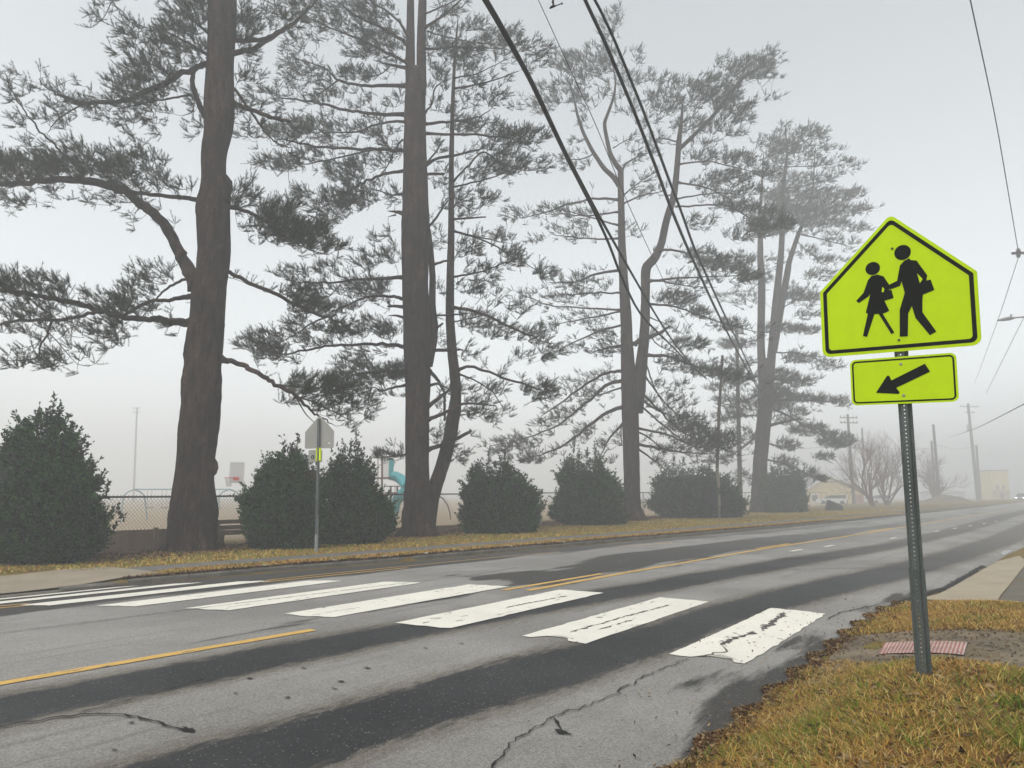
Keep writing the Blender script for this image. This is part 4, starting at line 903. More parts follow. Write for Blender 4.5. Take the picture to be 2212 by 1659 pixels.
def ribbon_tufts(C, D, L, wd, k, spread, g):
    """k needles from every point C along direction D"""
    K = len(C); d = D[:, None]+g.normal(0, spread, (K, k, 3)); d /= np.linalg.norm(d, axis=2)[..., None]
    l = L*g.uniform(.7, 1.15, (K, k, 1)); b = C[:, None]-D[:, None]*g.uniform(0, .55, (K, k, 1))*L
    s = np.cross(d, g.normal(0, 1, (K, k, 3))); s /= np.linalg.norm(s, axis=2)[..., None]+1e-9
    V = np.stack([b-s*wd/2, b+s*wd/2, b+d*l], 2).reshape(-1, 3)
    return V, np.arange(len(V)).reshape(-1, 3)

def pine(label, base_px, Y, trunks, limbs, clumps, L, wd, k, dens, seed, extra_top=None, tw=.010, knots=(), scars=(), fill=3.):
    fills = []
    """trunks and limbs: lists of (region, [(x, y, width), ...]) read off the photograph; each limb then
    gets its own heading in depth, and foliage pads are grown along and around the limbs"""
    g = np.random.default_rng(seed)
    base = PT(base_px[0], base_px[1], Y); zb = zxy(base[0], base[1]); base[2] = zb
    root = empty('pine_tree', tuple(base), label, 'tree', 'tall white pines along the far side')
    px = Y/F
    def dscale(p):       # metres per measured pixel there, along the view
        return px
    tm = MB(); nodes = []; ndep = []
    for ti, (R, pts) in enumerate(trunks):
        P = []; W = []
        for x, y, w_ in pts:
            X_, Y_ = R(x, y); P.append(at(X_, Y_, Y+(.0 if ti == 0 else .12*ti))); W.append(w_*SCL[R]*px/2)
        P = np.array(P); W = np.array(W); n = max(14, len(P)*4) if ti else 90
        u = np.linspace(0, 1, len(P)); uu = np.linspace(0, 1, n); Pn = np.stack([np.interp(uu, u, P[:, i]) for i in range(3)], 1); Wn = np.interp(uu, u, W)
        for _ in range(1): Pn[1:-1] = (Pn[:-2]+2*Pn[1:-1]+Pn[2:])/4; Wn[1:-1] = (Wn[:-2]+2*Wn[1:-1]+Wn[2:])/4
        tm.tube(Pn, Wn, 40 if ti == 0 else 14, bump=.045 if ti else .022, seed=seed+ti)
    for (kx, ky, kr) in knots:
        tx = np.interp(-ky, [-p[1] for p in trunks[0][1]], [p[0] for p in trunks[0][1]]); sg = 1 if tx > kx else -1
        c = at(kx+sg*kr*.75/px, ky, Y); tm.tube([c+(sg*kr*.5, 0, -kr*2.2), c+(sg*kr*.1, 0, -kr), c, c+(sg*kr*.05, 0, kr*.9), c+(sg*kr*.5, 0, kr*2.4)], [kr*.3, kr*.8, kr, kr*.85, kr*.3], 12, bump=.07, seed=int(kx))
    for (kx, ky, kr) in scars:
        c = at(kx, ky, Y-trunks[0][1][8][2]*px/2*.93); th = np.linspace(0, 2*math.pi, 13); tm.tube(np.stack([c[0]+kr*np.cos(th), c[1]+0*th, c[2]+kr*1.15*np.sin(th)], 1), kr*.28, 6, mi=1, cap=False); tm.tube([c+(0, .02, 0), c+(0, .10, 0)], [kr*.75, kr*.8], 8)
    # root flare
    for q in range(9):
        a = q/9*2*math.pi+g.uniform(-.2, .2); w0 = trunks[0][1][0][2]*SCL[trunks[0][0]]*px/2
        d = np.array([math.cos(a), math.sin(a), 0]); e = base+d*w0*g.uniform(1.02, 1.35); e[2] = zxy(e[0], e[1])-.05
        tm.tube([base+d*w0*.5+(0, 0, w0*.9), base+d*w0*.78+(0, 0, w0*.25), e], [w0*.22, w0*.22, w0*.10], 7, bump=.08, seed=q)
    tips = []
    for R, pts in limbs:
        hd = g.uniform(-1, 1); n0 = len(pts); P = []; W = []
        tot = sum(math.hypot(pts[i+1][0]-pts[i][0], pts[i+1][1]-pts[i][1]) for i in range(n0-1))*SCL[R]*px; acc = 0
        for i, p in enumerate(pts):
            if i: acc += math.hypot(p[0]-pts[i-1][0], p[1]-pts[i-1][1])*SCL[R]*px
            w_ = p[2] if len(p) > 2 else None
            X_, Y_ = R(p[0], p[1]); P.append(at(X_, Y_, Y+hd*.55*acc)); W.append(w_)
        # fill in widths left out
        idx = [i for i, w_ in enumerate(W) if w_ is not None]
        W = np.interp(range(n0), idx, [W[i] for i in idx])*SCL[R]*px/2; 
        P = np.array(P); n = max(8, n0*4); u = np.linspace(0, 1, n0); uu = np.linspace(0, 1, n)
        Pn = np.stack([np.interp(uu, u, P[:, i]) for i in range(3)], 1); Wn = np.interp(uu, u, W)
        for _ in range(2): Pn[1:-1] = (Pn[:-2]+2*Pn[1:-1]+Pn[2:])/4
        Pn[1:-1] += g.normal(0, .02*min(1, tot/4), (n-2, 3))
        Wn[0] *= 1.35; tm.tube(Pn, np.maximum(Wn, .008), 7, bump=.06, seed=int(g.integers(1e6)))
        nodes.append(Pn)
        if n0 > 2 and tot > 1.2:
            m_ = int(tot*fill); uf = g.uniform(.30, 1.05, m_); q_ = np.stack([np.interp(uf, uu, Pn[:, i]) for i in range(3)], 1); fills.append(q_+g.normal(0, 1, (m_, 3))*np.array([.45, .45, .28])*min(1, .35+tot*.12))
    tm.build('trunk', [M['bark'], M['scar']], root, shade=True)
    nodes = np.vstack(nodes) if nodes else np.zeros((0, 3))
    # foliage targets
    T = []
    for R, x, y, rx, ry, q in clumps:
        sc = SCL[R]*px; area = math.pi*rx*sc*ry*sc
        n = int(area*dens*{1: .9, 2: 2.0, 3: 4.2}[q]*.8)+3
        a = g.uniform(0, 2*math.pi, n); r = np.sqrt(g.uniform(0, 1, n))*(1+.10*g.normal(0, 1, n))
        X_, Y_ = R(x+rx*r*np.cos(a), y+ry*r*np.sin(a)); cx, cy = R(x, y)
        c0 = at(cx, cy, Y)
        # depth of the nearest limb on that line of sight
        rr = nodes-np.array([0, 0, CZ]); cr = np.array([c0[0], c0[1], c0[2]-CZ]); 
        pr = rr*(Y/rr[:, 1])[:, None]; j = np.argmin(((pr-cr)**2).sum(1)); Yc = nodes[j, 1]
        dep = Yc+g.normal(0, 1, n)*min(1.6, .45*rx*sc+.15)
        T.append(np.stack([at(a1, b1, c1) for a1, b1, c1 in zip(X_, Y_, dep)]))
    T = np.vstack(T+fills)
    sx_ = 1106+F*T[:, 0]/(T[:, 1]*cp+(T[:, 2]-CZ)*sp_); sy_ = 829.5-F*((T[:, 2]-CZ)*cp-T[:, 1]*sp_)/(T[:, 1]*cp+(T[:, 2]-CZ)*sp_)
    T = T[~((T[:, 1] < 19.4) & (np.abs(sx_-688) < 55) & (sy_ > 860) & (sy_ < 1030))]      # no twigs grow through the far sign
    # grow twigs: nearest first
    from mathutils import kdtree
    d0 = np.full(len(T), 1e9)
    for i in range(0, len(T), 500): d0[i:i+500] = np.sqrt(((T[i:i+500, None]-nodes[None])**2).sum(2)).min(1)
    order = np.argsort(d0); allp = [tuple(p) for p in nodes]; cm = MB(); tc = []; td = []
    nb = 0; kd = None; A = np.array(allp); extra = []
    for cnt, i in enumerate(order):
        if cnt % 60 == 0: A = np.array(allp)
        t = T[i]; dd = ((A-t)**2).sum(1); j = int(np.argmin(dd)); s = A[j]; l = math.sqrt(dd[j])
        if l < .03: continue
        n = max(2, int(l/.3)+1); u = np.linspace(0, 1, n+1)[:, None]; perp = g.normal(0, .10*l, 3); sag = np.array([0, 0, -.06*l])
        P = s*(1-u)+t*u+np.sin(u*math.pi)*(perp+sag)
        r0 = min(.035, .006+.006*l)
        cm.tube(P, np.linspace(r0, tw*.45, n+1), 4, mi=1, cap=False)
        for p in P[1:]: allp.append(tuple(p))
        d = (P[-1]-P[-2]); d /= np.linalg.norm(d)+1e-9
        oh = P[-1]-base; oh[2] = 0; oh /= np.linalg.norm(oh)+1e-9; hd = d*.45+oh*.5+np.array([0, 0, .38]); hd /= np.linalg.norm(hd)
        for q in range(5):
            sd = hd+g.normal(0, .55, 3)*(1, 1, .7); sd /= np.linalg.norm(sd); sl = L*g.uniform(1.1, 2.9); s0_ = P[-1] if q else P[-2]*.5+P[-1]*.5
            e = s0_+sd*sl+np.array([0, 0, .10*sl]); md = s0_+sd*sl*.5-np.array([0, 0, .04*sl]); cm.tube([s0_, md, e], [tw*.5, tw*.4, tw*.25], 3, mi=1, cap=False)
            for fr in ((.45, 1.0) if sl < 1.8*L else (.3, .65, 1.0)):
                tc.append(s0_*(1-fr)+e*fr); dr = sd+np.array([0, 0, .22]); td.append(dr/np.linalg.norm(dr))
    tc = np.array(tc); td = np.array(td)
    V, f = ribbon_tufts(tc, td, L, wd, k, .30, g)
    cm.add(V, f, 0)
    cm.build('crown', [M['needle'], M['twig']], root)
    return root, len(tc)

T1_tr = [(RA, [(1162, 1095, 262), (1155, 1040, 280), (1155, 1000, 275), (1160, 900, 272), (1165, 830, 268), (1165, 700, 230), (1178, 500, 214), (1188, 350, 226), (1208, 200, 226), (1208, 90, 236), (1218, 0, 206)]),
 ]
# one continuous line of the first trunk in V coordinates
def RV(x, y): return (x, y)
SCL[RV] = 1.0
def conv(L): return [(*R(x, y), w_*SCL[R]) for R, x, y, w_ in L]
T1 = [(RV, conv([(RA, 1155, 1100, 300), (RA, 1155, 1050, 285), (RA, 1155, 1000, 272), (RA, 1162, 900, 272), (RA, 1165, 830, 265), (RA, 1165, 700, 228), (RA, 1178, 500, 212), (RA, 1190, 350, 228), (RA, 1210, 200, 224),
  (R2, 1553, 1450, 300), (R2, 1562, 1330, 272), (R2, 1570, 1200, 282), (R2, 1603, 980, 262), (R2, 1614, 750, 268), (R2, 1635, 620, 240), (R2, 1655, 400, 248), (R2, 1645, 150, 256),
  (R1, 1640, 1600, 268), (R1, 1660, 1500, 240), (R1, 1650, 1350, 180), (R1, 1652, 1180, 196), (R1, 1682, 1000, 222), (R1, 1690, 850, 250), (R1, 1700, 500, 214), (R1, 1712, 200, 225), (R1, 1718, 0, 232), (R1, 1722, -400, 170), (R1, 1724, -900, 60)]))]
T1L = [(R2, [(1520, 700, 135), (1470, 600, 120), (1420, 520, 100), (1370, 420, 88), (1300, 270, 85), (1200, 150, 80), (1080, 60, 78), (990, -20, 70), (900, -60, 78), (700, -110, 70), (500, -115, 60), (250, -100, 50), (0, -80, 45), (-300, -70, 25)]),
 (R1, [(1560, 1545, 45), (1380, 1520, 36), (1150, 1500, 32), (1020, 1480, 30)]),
 (R1, [(600, 1290, 20), (500, 1200, 18), (420, 1120, 16), (300, 1010, 15), (200, 870, 12), (120, 750, 10), (60, 650, 8), (40, 540, 5)]),
 (R2, [(1500, 790, 55), (1430, 785, 40), (1320, 820, 30), (1200, 810, 30), (1090, 850, 30), (950, 940, 25)]),
 (R2, [(1450, 640, 24), (1340, 690, 20), (1240, 760, 16), (1180, 840, 12), (1100, 940, 8)]),
 (R2, [(1520, 1010, 100), (1440, 990, 66), (1380, 980, 60), (1300, 990, 60), (1230, 955, 58), (1150, 965, 45), (950, 950, 45), (800, 900, 45), (600, 840, 40), (400, 800, 38), (200, 760, 34), (0, 740, 30), (-300, 720, 18)]),
 (R2, [(740, 900, 30), (600, 950, 28), (400, 970, 28), (150, 970, 25), (0, 1000, 22), (-200, 1020, 10)]),
 (R2, [(400, 970, 20), (370, 1070, 16), (310, 1170, 14), (300, 1270, 12), (100, 1280, 8), (0, 1270, 5)]),
 (R2, [(370, 1060, 8), (440, 1130, 8), (520, 1230, 6), (600, 1310, 4)]),
 (R1, [(1640, 480, 70), (1560, 500, 50), (1500, 530, 45), (1350, 590, 50), (1150, 700, 45), (950, 780, 40), (750, 800, 35), (600, 790, 28), (450, 730, 18), (340, 670, 12), (300, 610, 6)]),
 (R1, [(1620, 950, 60), (1570, 880, 50), (1530, 780, 45), (1490, 680, 42), (1480, 600, 40), (1500, 530, 35)]),
 (R1, [(1470, 730, 18), (1300, 760, 16), (1100, 800, 12), (900, 840, 6)]),
 (R1, [(650, 800, 14), (520, 870, 12), (430, 930, 9), (370, 1020, 5)]),
 (R1, [(1600, 420, 26), (1450, 330, 20), (1300, 250, 14), (1150, 200, 8)]), (R1, [(1600, 250, 26), (1480, 150, 20), (1380, 50, 14), (1300, -50, 8)]),
 (R1, [(900, 60, 10), (860, 0, 12), (800, -80, 14)]), (R1, [(860, 20, 8), (800, 140, 6), (730, 200, 4)]),
 (R3, [(40, 275, 36), (250, 272, 30), (320, 245, 34)]), (R3, [(30, 365, 45), (150, 345, 38), (250, 300, 36), (350, 220, 40), (460, 160, 30), (560, 60, 20), (640, -20, 12)]),
 (R3, [(40, 690, 45), (150, 730, 30), (300, 790, 28), (440, 820, 22)]), (R3, [(60, 600, 20), (180, 760, 18), (260, 880, 14), (330, 960, 10), (430, 995, 6)]),
 (R3, [(20, 1390, 34), (150, 1430, 28), (250, 1480, 26), (400, 1520, 20), (550, 1600, 10)]), (R3, [(250, 1480, 14), (400, 1600, 12), (550, 1680, 8), (700, 1720, 5)]),
 (R4, [(-20, 300, 30), (20, 320, 30), (150, 385, 28), (330, 460, 28), (480, 530, 26), (600, 600, 22), (750, 640, 15), (830, 700, 8)]),
 (R4, [(-30, 905, 45), (60, 925, 34), (150, 960, 34), (260, 1020, 30), (350, 1080, 28), (470, 1150, 24), (560, 1230, 16), (630, 1290, 12), (720, 1340, 6)]),
 (R4, [(480, 1160, 10), (530, 1260, 8), (600, 1330, 5)]), (R4, [(470, 1150, 14), (600, 1190, 12), (750, 1270, 8), (900, 1340, 4)]),
 (R4, [(350, 1080, 16), (520, 1090, 12), (700, 1100, 8)])]
T1C = [(R1, 230, 1290, 420, 110, 3), (R1, 60, 1320, 260, 120, 3), (R1, 620, 1270, 330, 120, 3), (R1, 1050, 1330, 260, 150, 3), (R1, 1380, 1450, 110, 50, 2), (R1, 1050, 1170, 130, 90, 1), (R1, 250, 1500, 350, 110, 1), (R1, 60, 1560, 150, 80, 1), (R1, 900, 1545, 220, 60, 1), (R1, 560, 1130, 90, 70, 1), (R1, 260, 1120, 60, 70, 1),
 (R1, 140, 930, 110, 60, 1), (R1, 80, 690, 50, 110, 1), (R1, 420, 900, 200, 110, 1), (R1, 560, 800, 220, 50, 2), (R1, 420, 690, 90, 50, 1), (R1, 1000, 850, 330, 110, 2), (R1, 1120, 620, 260, 170, 3), (R1, 1150, 380, 260, 160, 2), (R1, 1400, 330, 200, 180, 2), (R1, 1450, 120, 180, 160, 3), (R1, 1500, 420, 110, 110, 2), (R1, 980, 230, 110, 70, 2), (R1, 1150, 980, 280, 80, 1), (R1, 1500, 980, 80, 80, 1), (R1, 1480, 820, 60, 110, 1),
 (R1, 840, 60, 130, 90, 1), (R1, 720, 160, 60, 80, 1), (R1, 950, 0, 120, 50, 1), (R1, 1930, 130, 110, 150, 2), (R1, 1920, 420, 100, 70, 2), (R1, 1920, 600, 110, 70, 2), (R1, 1880, 250, 60, 160, 2),
 (R2, 230, 720, 300, 90, 2), (R2, 60, 690, 120, 70, 2), (R2, 550, 800, 150, 70, 2), (R2, 1180, 620, 190, 90, 2), (R2, 1000, 760, 180, 70, 2), (R2, 900, 860, 180, 70, 3), (R2, 200, 880, 250, 80, 2), (R2, 500, 1010, 280, 100, 1), (R2, 180, 1080, 200, 120, 1), (R2, 420, 1290, 120, 70, 3), (R2, 150, 1270, 140, 60, 1), (R2, 850, 1060, 190, 100, 2), (R2, 880, 1190, 90, 40, 1), (R2, 660, 1250, 70, 60, 1), (R2, 1260, 1010, 70, 25, 1), (R2, 1180, 880, 80, 40, 1),
 (R2, 1850, 50, 100, 80, 1), (R2, 2100, 170, 150, 100, 2), (R3, 120, 1350, 110, 90, 2), (R3, 170, 1260, 60, 60, 1), (R3, 380, 1450, 170, 100, 3), (R3, 300, 1540, 200, 70, 2), (R3, 520, 1590, 190, 70, 3),
 (R4, 480, 50, 230, 70, 3), (R4, 650, 140, 150, 60, 2), (R4, 300, 110, 150, 60, 1), (R4, 780, 145, 60, 30, 2), (R3, 130, 800, 120, 120, 1), (R3, 400, 110, 150, 90, 2), (R3, 130, 180, 100, 110, 2),
 (R4, 600, 1110, 180, 80, 3), (R4, 780, 1130, 150, 70, 2), (R4, 720, 1240, 180, 60, 2), (R4, 900, 1210, 130, 70, 2), (R4, 400, 1190, 60, 20, 2), (R4, 560, 530, 170, 80, 2), (R4, 460, 440, 110, 60, 1), (R4, 800, 690, 110, 50, 2), (R4, 780, 1360, 80, 30, 1), (R4, 950, 1310, 50, 25, 1), (R4, 480, 1060, 80, 40, 2)]
n1 = pine('nearest pine with thick knotted trunk and bare lower limbs, left of the far sign', (415, 1192), 20.0, T1, T1L, T1C, .12, .0058, 18, 23, 101, fill=5, knots=[(423, 456, .13), (400, 766, .17), (396, 824, .20), (484, 703, .12), (389, 925, .12), (495, 527, .12), (490, 332, .12), (500, 404, .16), (435, 330, .10), (482, 610, .1), (468, 1010, .14), (415, 648, .14)], scars=[(431, 707, .08), (413, 826, .08), (477, 532, .06), (462, 452, .08), (440, 960, .05)])

T2 = [(RV, conv([(RB, 1645, 1000, 290), (RB, 1645, 950, 258), (RB, 1645, 800, 235), (RB, 1640, 650, 200), (RB, 1638, 500, 178), (R4, 1295, 1300, 160), (R4, 1300, 1000, 170), (R4, 1292, 700, 180), (R4, 1283, 400, 178), (R3, 1288, 1500, 190), (R3, 1285, 1200, 172), (R3, 1283, 900, 158), (R3, 1283, 700, 150), (R3, 1285, 560, 142), (R3, 1290, 470, 120)])),
 (RV, conv([(R3, 1250, 620, 75), (R3, 1248, 450, 72), (R3, 1248, 300, 66), (R3, 1250, 0, 55), (R3, 1250, -400, 30), (R3, 1250, -700, 10)])),
 (RV, conv([(R3, 1322, 620, 78), (R3, 1322, 450, 74), (R3, 1324, 300, 70), (R3, 1332, 0, 62), (R3, 1340, -400, 34), (R3, 1345, -700, 10)])),
 (RV, conv([(RB, 1720, 950, 120), (RB, 1745, 700, 125), (RB, 1785, 580, 110), (RB, 1840, 420, 108), (RB, 1895, 200, 108), (RB, 1930, 0, 105), (R4, 1560, 1150, 75), (R4, 1550, 1000, 75), (R4, 1530, 850, 70), (R4, 1515, 600, 62), (R4, 1520, 300, 55), (R4, 1525, 0, 48), (R3, 1525, 1400, 42), (R3, 1525, 1100, 38), (R3, 1535, 700, 30), (R3, 1545, 450, 24), (R3, 1560, 250, 16), (R3, 1572, 120, 6)])),
 (RV, conv([(R4, 1370, 950, 60), (R4, 1400, 800, 62), (R4, 1410, 680, 58), (R4, 1395, 550, 50), (R4, 1400, 350, 45), (R4, 1385, 150, 42), (R4, 1370, 20, 30)]))]
T2L = [(R3, [(1230, 580, 34), (1000, 575, 24), (850, 570, 20), (760, 545, 20), (700, 480, 14), (600, 430, 10), (500, 400, 5)]), (R3, [(760, 545, 12), (680, 600, 10), (600, 660, 5)]),
 (R3, [(1230, 775, 34), (1000, 770, 24), (850, 755, 22), (720, 710, 20), (550, 680, 16), (350, 660, 8)]), (R3, [(1230, 820, 24), (1080, 820, 16), (950, 870, 14), (850, 900, 12), (700, 890, 10), (550, 900, 5)]),
 (R3, [(1230, 1025, 32), (1000, 1005, 22), (750, 1000, 20), (600, 990, 18), (450, 950, 14), (350, 940, 7)]), (R3, [(1000, 1010, 14), (850, 1045, 12), (700, 1080, 10), (550, 1110, 8), (400, 1100, 4)]),
 (R3, [(1230, 1155, 28), (1080, 1170, 20), (950, 1220, 18), (850, 1280, 16), (780, 1350, 12), (650, 1400, 6)]), (R3, [(1225, 460, 30), (1150, 445, 22), (1060, 425, 12)]),
 (R3, [(1235, 250, 26), (1180, 150, 18), (1100, 80, 14), (950, -10, 10)]), (R3, [(1230, 300, 30), (1150, 240, 25), (1000, 160, 20), (850, 90, 14), (750, 0, 8)]),
 (R3, [(1230, 430, 26), (1130, 370, 22), (1000, 310, 18), (850, 240, 16), (700, 180, 12), (530, 110, 6)]), (R3, [(1210, 1445, 40), (1160, 1430, 24), (1095, 1424, 4)]), (R3, [(1150, 1450, 14), (1100, 1463, 3)]),
 (R3, [(1200, 1310, 20), (1120, 1320, 12), (1050, 1290, 8), (980, 1270, 4)]), (R3, [(1200, 940, 14), (1150, 1000, 12), (1100, 1120, 10), (1000, 1240, 5)]), (R3, [(1110, 450, 10), (1040, 510, 8), (900, 520, 5)]),
 (R3, [(1345, 190, 24), (1480, 100, 18), (1590, 0, 12), (1650, -60, 8)]), (R3, [(1345, 95, 14), (1450, 50, 12), (1600, -20, 8)]), (R3, [(1340, 330, 22), (1550, 318, 14), (1750, 320, 10), (1950, 340, 5)]), (R3, [(1360, 210, 12), (1500, 250, 10), (1700, 290, 8), (1900, 300, 5)]),
 (R3, [(1340, 835, 24), (1500, 825, 18), (1700, 800, 12), (1800, 730, 5)]), (R3, [(1345, 900, 22), (1700, 905, 16), (1900, 930, 10), (2050, 970, 6)]), (R3, [(1700, 890, 8), (1750, 830, 7), (1850, 820, 4)]),
 (R3, [(1345, 1120, 34), (1400, 1075, 22), (1550, 1045, 20), (1740, 1005, 12), (1750, 995, 6)]), (R3, [(1540, 1225, 18), (1640, 1120, 14), (1740, 1010, 12), (1830, 1080, 10), (1900, 1130, 5)]), (R3, [(1540, 1260, 16), (1620, 1245, 14), (1800, 1200, 10), (1950, 1140, 5)]),
 (R3, [(1345, 1175, 22), (1480, 1173, 20)]), (R3, [(1530, 1480, 16), (1760, 1465, 10)]), (R3, [(1545, 600, 16), (1750, 560, 12), (1980, 480, 5)]), (R3, [(1545, 530, 12), (1700, 500, 9), (1900, 400, 4)]), (R3, [(1360, 1540, 22), (1420, 1480, 18), (1470, 1400, 14), (1520, 1330, 8)]), (R3, [(1360, 1100, 14), (1420, 1030, 12), (1480, 940, 6)]), (R3, [(1350, 760, 18), (1400, 700, 12), (1410, 600, 12), (1500, 520, 8)]),
 (R3, [(1530, 1555, 16), (1700, 1600, 12), (1900, 1640, 5)]), (R4, [(1220, 355, 30), (950, 365, 20), (750, 385, 16), (600, 390, 10), (450, 380, 5)]), (R4, [(1220, 510, 30), (1150, 480, 22), (1050, 475, 18), (950, 480, 16), (820, 540, 12), (700, 590, 8)]),
 (R4, [(1215, 553, 30), (1150, 545, 22), (1095, 548, 12)]), (R4, [(1215, 625, 24), (1150, 608, 14), (1100, 610, 4)]), (R4, [(1220, 820, 32), (1080, 800, 24), (900, 810, 20), (720, 805, 18), (580, 840, 16), (400, 870, 12), (250, 850, 5)]),
 (R4, [(1220, 985, 26), (1000, 990, 18), (850, 1020, 12), (720, 1060, 6)]), (R4, [(1220, 1080, 20), (1120, 1100, 16), (1060, 1120, 12), (1000, 1090, 8), (900, 1120, 5)]), (R4, [(1240, 1545, 16), (1130, 1560, 10), (1000, 1570, 5)]), (R4, [(750, 600, 14), (600, 650, 12), (450, 750, 8), (350, 800, 4)]), (R4, [(780, 400, 10), (700, 480, 6)]),
 (R4, [(1365, 1225, 34), (1450, 1160, 26), (1500, 1120, 20), (1570, 1100, 8)]), (R4, [(1375, 980, 30), (1440, 1050, 22), (1480, 1120, 18), (1480, 1200, 20), (1478, 1320, 16)]), (R4, [(1370, 1085, 24), (1430, 1065, 18), (1520, 1110, 8)]), (R4, [(1365, 1315, 28), (1500, 1260, 22), (1620, 1195, 18), (1830, 1220, 8)]), (R4, [(1365, 1515, 30), (1550, 1450, 24), (1660, 1385, 20)]),
 (R4, [(1575, 975, 24), (1650, 945, 20), (1750, 980, 18), (1900, 1040, 16), (2050, 1080, 14), (2150, 1120, 7)]), (R4, [(1580, 1005, 14), (1700, 1050, 10), (1820, 1130, 8), (1885, 1260, 4)]), (R4, [(1530, 555, 28), (1650, 570, 22), (1800, 620, 20), (1900, 680, 18), (2050, 740, 14), (2200, 800, 7)]),
 (R4, [(1415, 262, 18), (1480, 240, 16), (1550, 233, 10)]), (R4, [(1535, 350, 16), (1700, 320, 12), (1900, 250, 8), (2000, 210, 5)]), (R4, [(1535, 35, 16), (1750, 100, 12), (1950, 220, 9), (2150, 330, 5)]), (R4, [(1420, 610, 14), (1520, 605, 14), (1640, 595, 8)]), (R4, [(1415, 705, 18), (1470, 660, 14)]), (R4, [(1400, 840, 26), (1500, 845, 22), (1600, 840, 8)]), (R4, [(1540, 650, 10), (1700, 620, 8), (1800, 570, 5)])]
T2C = [(R3, 480, 340, 110, 100, 2), (R3, 560, 530, 170, 110, 2), (R3, 460, 480, 90, 70, 2), (R3, 900, 505, 130, 50, 3), (R3, 720, 610, 90, 60, 2), (R3, 280, 665, 180, 50, 2), (R3, 180, 620, 110, 50, 1), (R3, 440, 880, 170, 70, 3), (R3, 640, 840, 100, 70, 2), (R3, 180, 900, 130, 60, 1), (R3, 380, 1100, 190, 55, 3), (R3, 560, 1060, 120, 60, 2), (R3, 820, 1170, 120, 90, 3), (R3, 560, 1320, 170, 60, 2), (R3, 850, 1340, 180, 80, 3), (R3, 650, 1460, 150, 80, 2), (R3, 880, 1390, 110, 50, 2), (R3, 1010, 1090, 150, 60, 2), (R3, 930, 670, 100, 70, 1), (R3, 1130, 690, 60, 50, 1), (R3, 1000, 880, 190, 60, 2), (R3, 760, 920, 130, 70, 2), (R3, 1060, 270, 150, 110, 3), (R3, 800, 120, 230, 110, 2), (R3, 480, 70, 220, 90, 2), (R3, 1020, 90, 160, 90, 2), (R3, 900, 350, 90, 60, 2), (R3, 640, 200, 100, 80, 1), (R3, 1120, 430, 60, 60, 2), (R3, 1120, 1000, 80, 50, 2), (R3, 600, 680, 80, 50, 2), (R3, 1150, 1330, 60, 60, 2), (R3, 1180, 640, 30, 50, 1), (R3, 1020, 780, 90, 40, 1),
 (R3, 1430, 380, 90, 200, 2), (R3, 1580, 340, 150, 60, 3), (R3, 1680, 180, 120, 60, 2), (R3, 1880, 270, 150, 70, 3), (R3, 2090, 320, 120, 70, 2), (R3, 1960, 220, 60, 50, 1), (R3, 2080, 430, 100, 60, 1), (R3, 1600, 640, 130, 100, 1), (R3, 1830, 660, 90, 80, 2), (R3, 1650, 440, 100, 90, 2), (R3, 1600, 850, 110, 50, 3), (R3, 2000, 930, 160, 60, 3), (R3, 1820, 870, 110, 60, 2), (R3, 1900, 1110, 160, 70, 3), (R3, 1700, 1170, 140, 60, 2), (R3, 2080, 1110, 130, 60, 2), (R3, 1440, 1240, 70, 150, 1), (R3, 1640, 1350, 140, 90, 2), (R3, 1790, 1345, 90, 35, 2), (R3, 1450, 740, 80, 60, 1), (R3, 1430, 1000, 60, 60, 1), (R3, 1500, 200, 110, 60, 1), (R3, 1700, 560, 80, 40, 1), (R3, 1850, 1000, 140, 50, 2), (R3, 1600, 1460, 80, 60, 1), (R3, 1500, 60, 120, 60, 1), (R3, 1440, 560, 60, 120, 1),
 (R4, 440, 330, 130, 50, 2), (R4, 700, 300, 100, 50, 2), (R4, 1060, 110, 90, 90, 1), (R4, 1050, 220, 140, 60, 2), (R4, 950, 260, 110, 50, 2), (R4, 600, 450, 190, 70, 2), (R4, 960, 430, 150, 80, 3), (R4, 620, 540, 140, 60, 3), (R4, 480, 640, 80, 50, 2), (R4, 900, 690, 230, 70, 2), (R4, 1100, 720, 90, 70, 3), (R4, 650, 750, 220, 80, 2), (R4, 260, 800, 170, 80, 3), (R4, 380, 880, 150, 60, 2), (R4, 300, 730, 100, 40, 1), (R4, 1080, 850, 80, 30, 1), (R4, 900, 900, 110, 80, 2), (R4, 1080, 1010, 160, 60, 3), (R4, 1180, 990, 60, 60, 3), (R4, 850, 980, 110, 60, 2), (R4, 820, 1060, 130, 70, 3), (R4, 970, 1080, 130, 60, 2), (R4, 1110, 1560, 110, 24, 3), (R4, 1160, 1145, 60, 25, 1), (R4, 800, 560, 110, 50, 2), (R4, 1080, 540, 60, 30, 1),
 (R4, 1640, 190, 90, 110, 2), (R4, 1430, 100, 50, 90, 1), (R4, 1740, 330, 120, 60, 2), (R4, 1930, 230, 110, 70, 2), (R4, 1620, 420, 90, 60, 2), (R4, 1780, 460, 150, 60, 1), (R4, 1980, 560, 80, 40, 2), (R4, 1680, 660, 130, 70, 2), (R4, 1850, 720, 130, 60, 2), (R4, 2060, 760, 120, 50, 2), (R4, 1640, 850, 110, 60, 1), (R4, 2050, 880, 150, 40, 1), (R4, 1800, 1100, 130, 60, 1), (R4, 2120, 1130, 120, 60, 3), (R4, 1690, 1250, 120, 60, 2), (R4, 1780, 1310, 70, 40, 2), (R4, 1440, 1420, 70, 80, 1), (R4, 1560, 1560, 80, 60, 2), (R4, 1460, 430, 40, 60, 1), (R4, 1450, 760, 30, 60, 1), (R4, 1620, 1120, 60, 50, 1), (R4, 2150, 330, 80, 40, 3), (R4, 2180, 860, 80, 50, 2)]
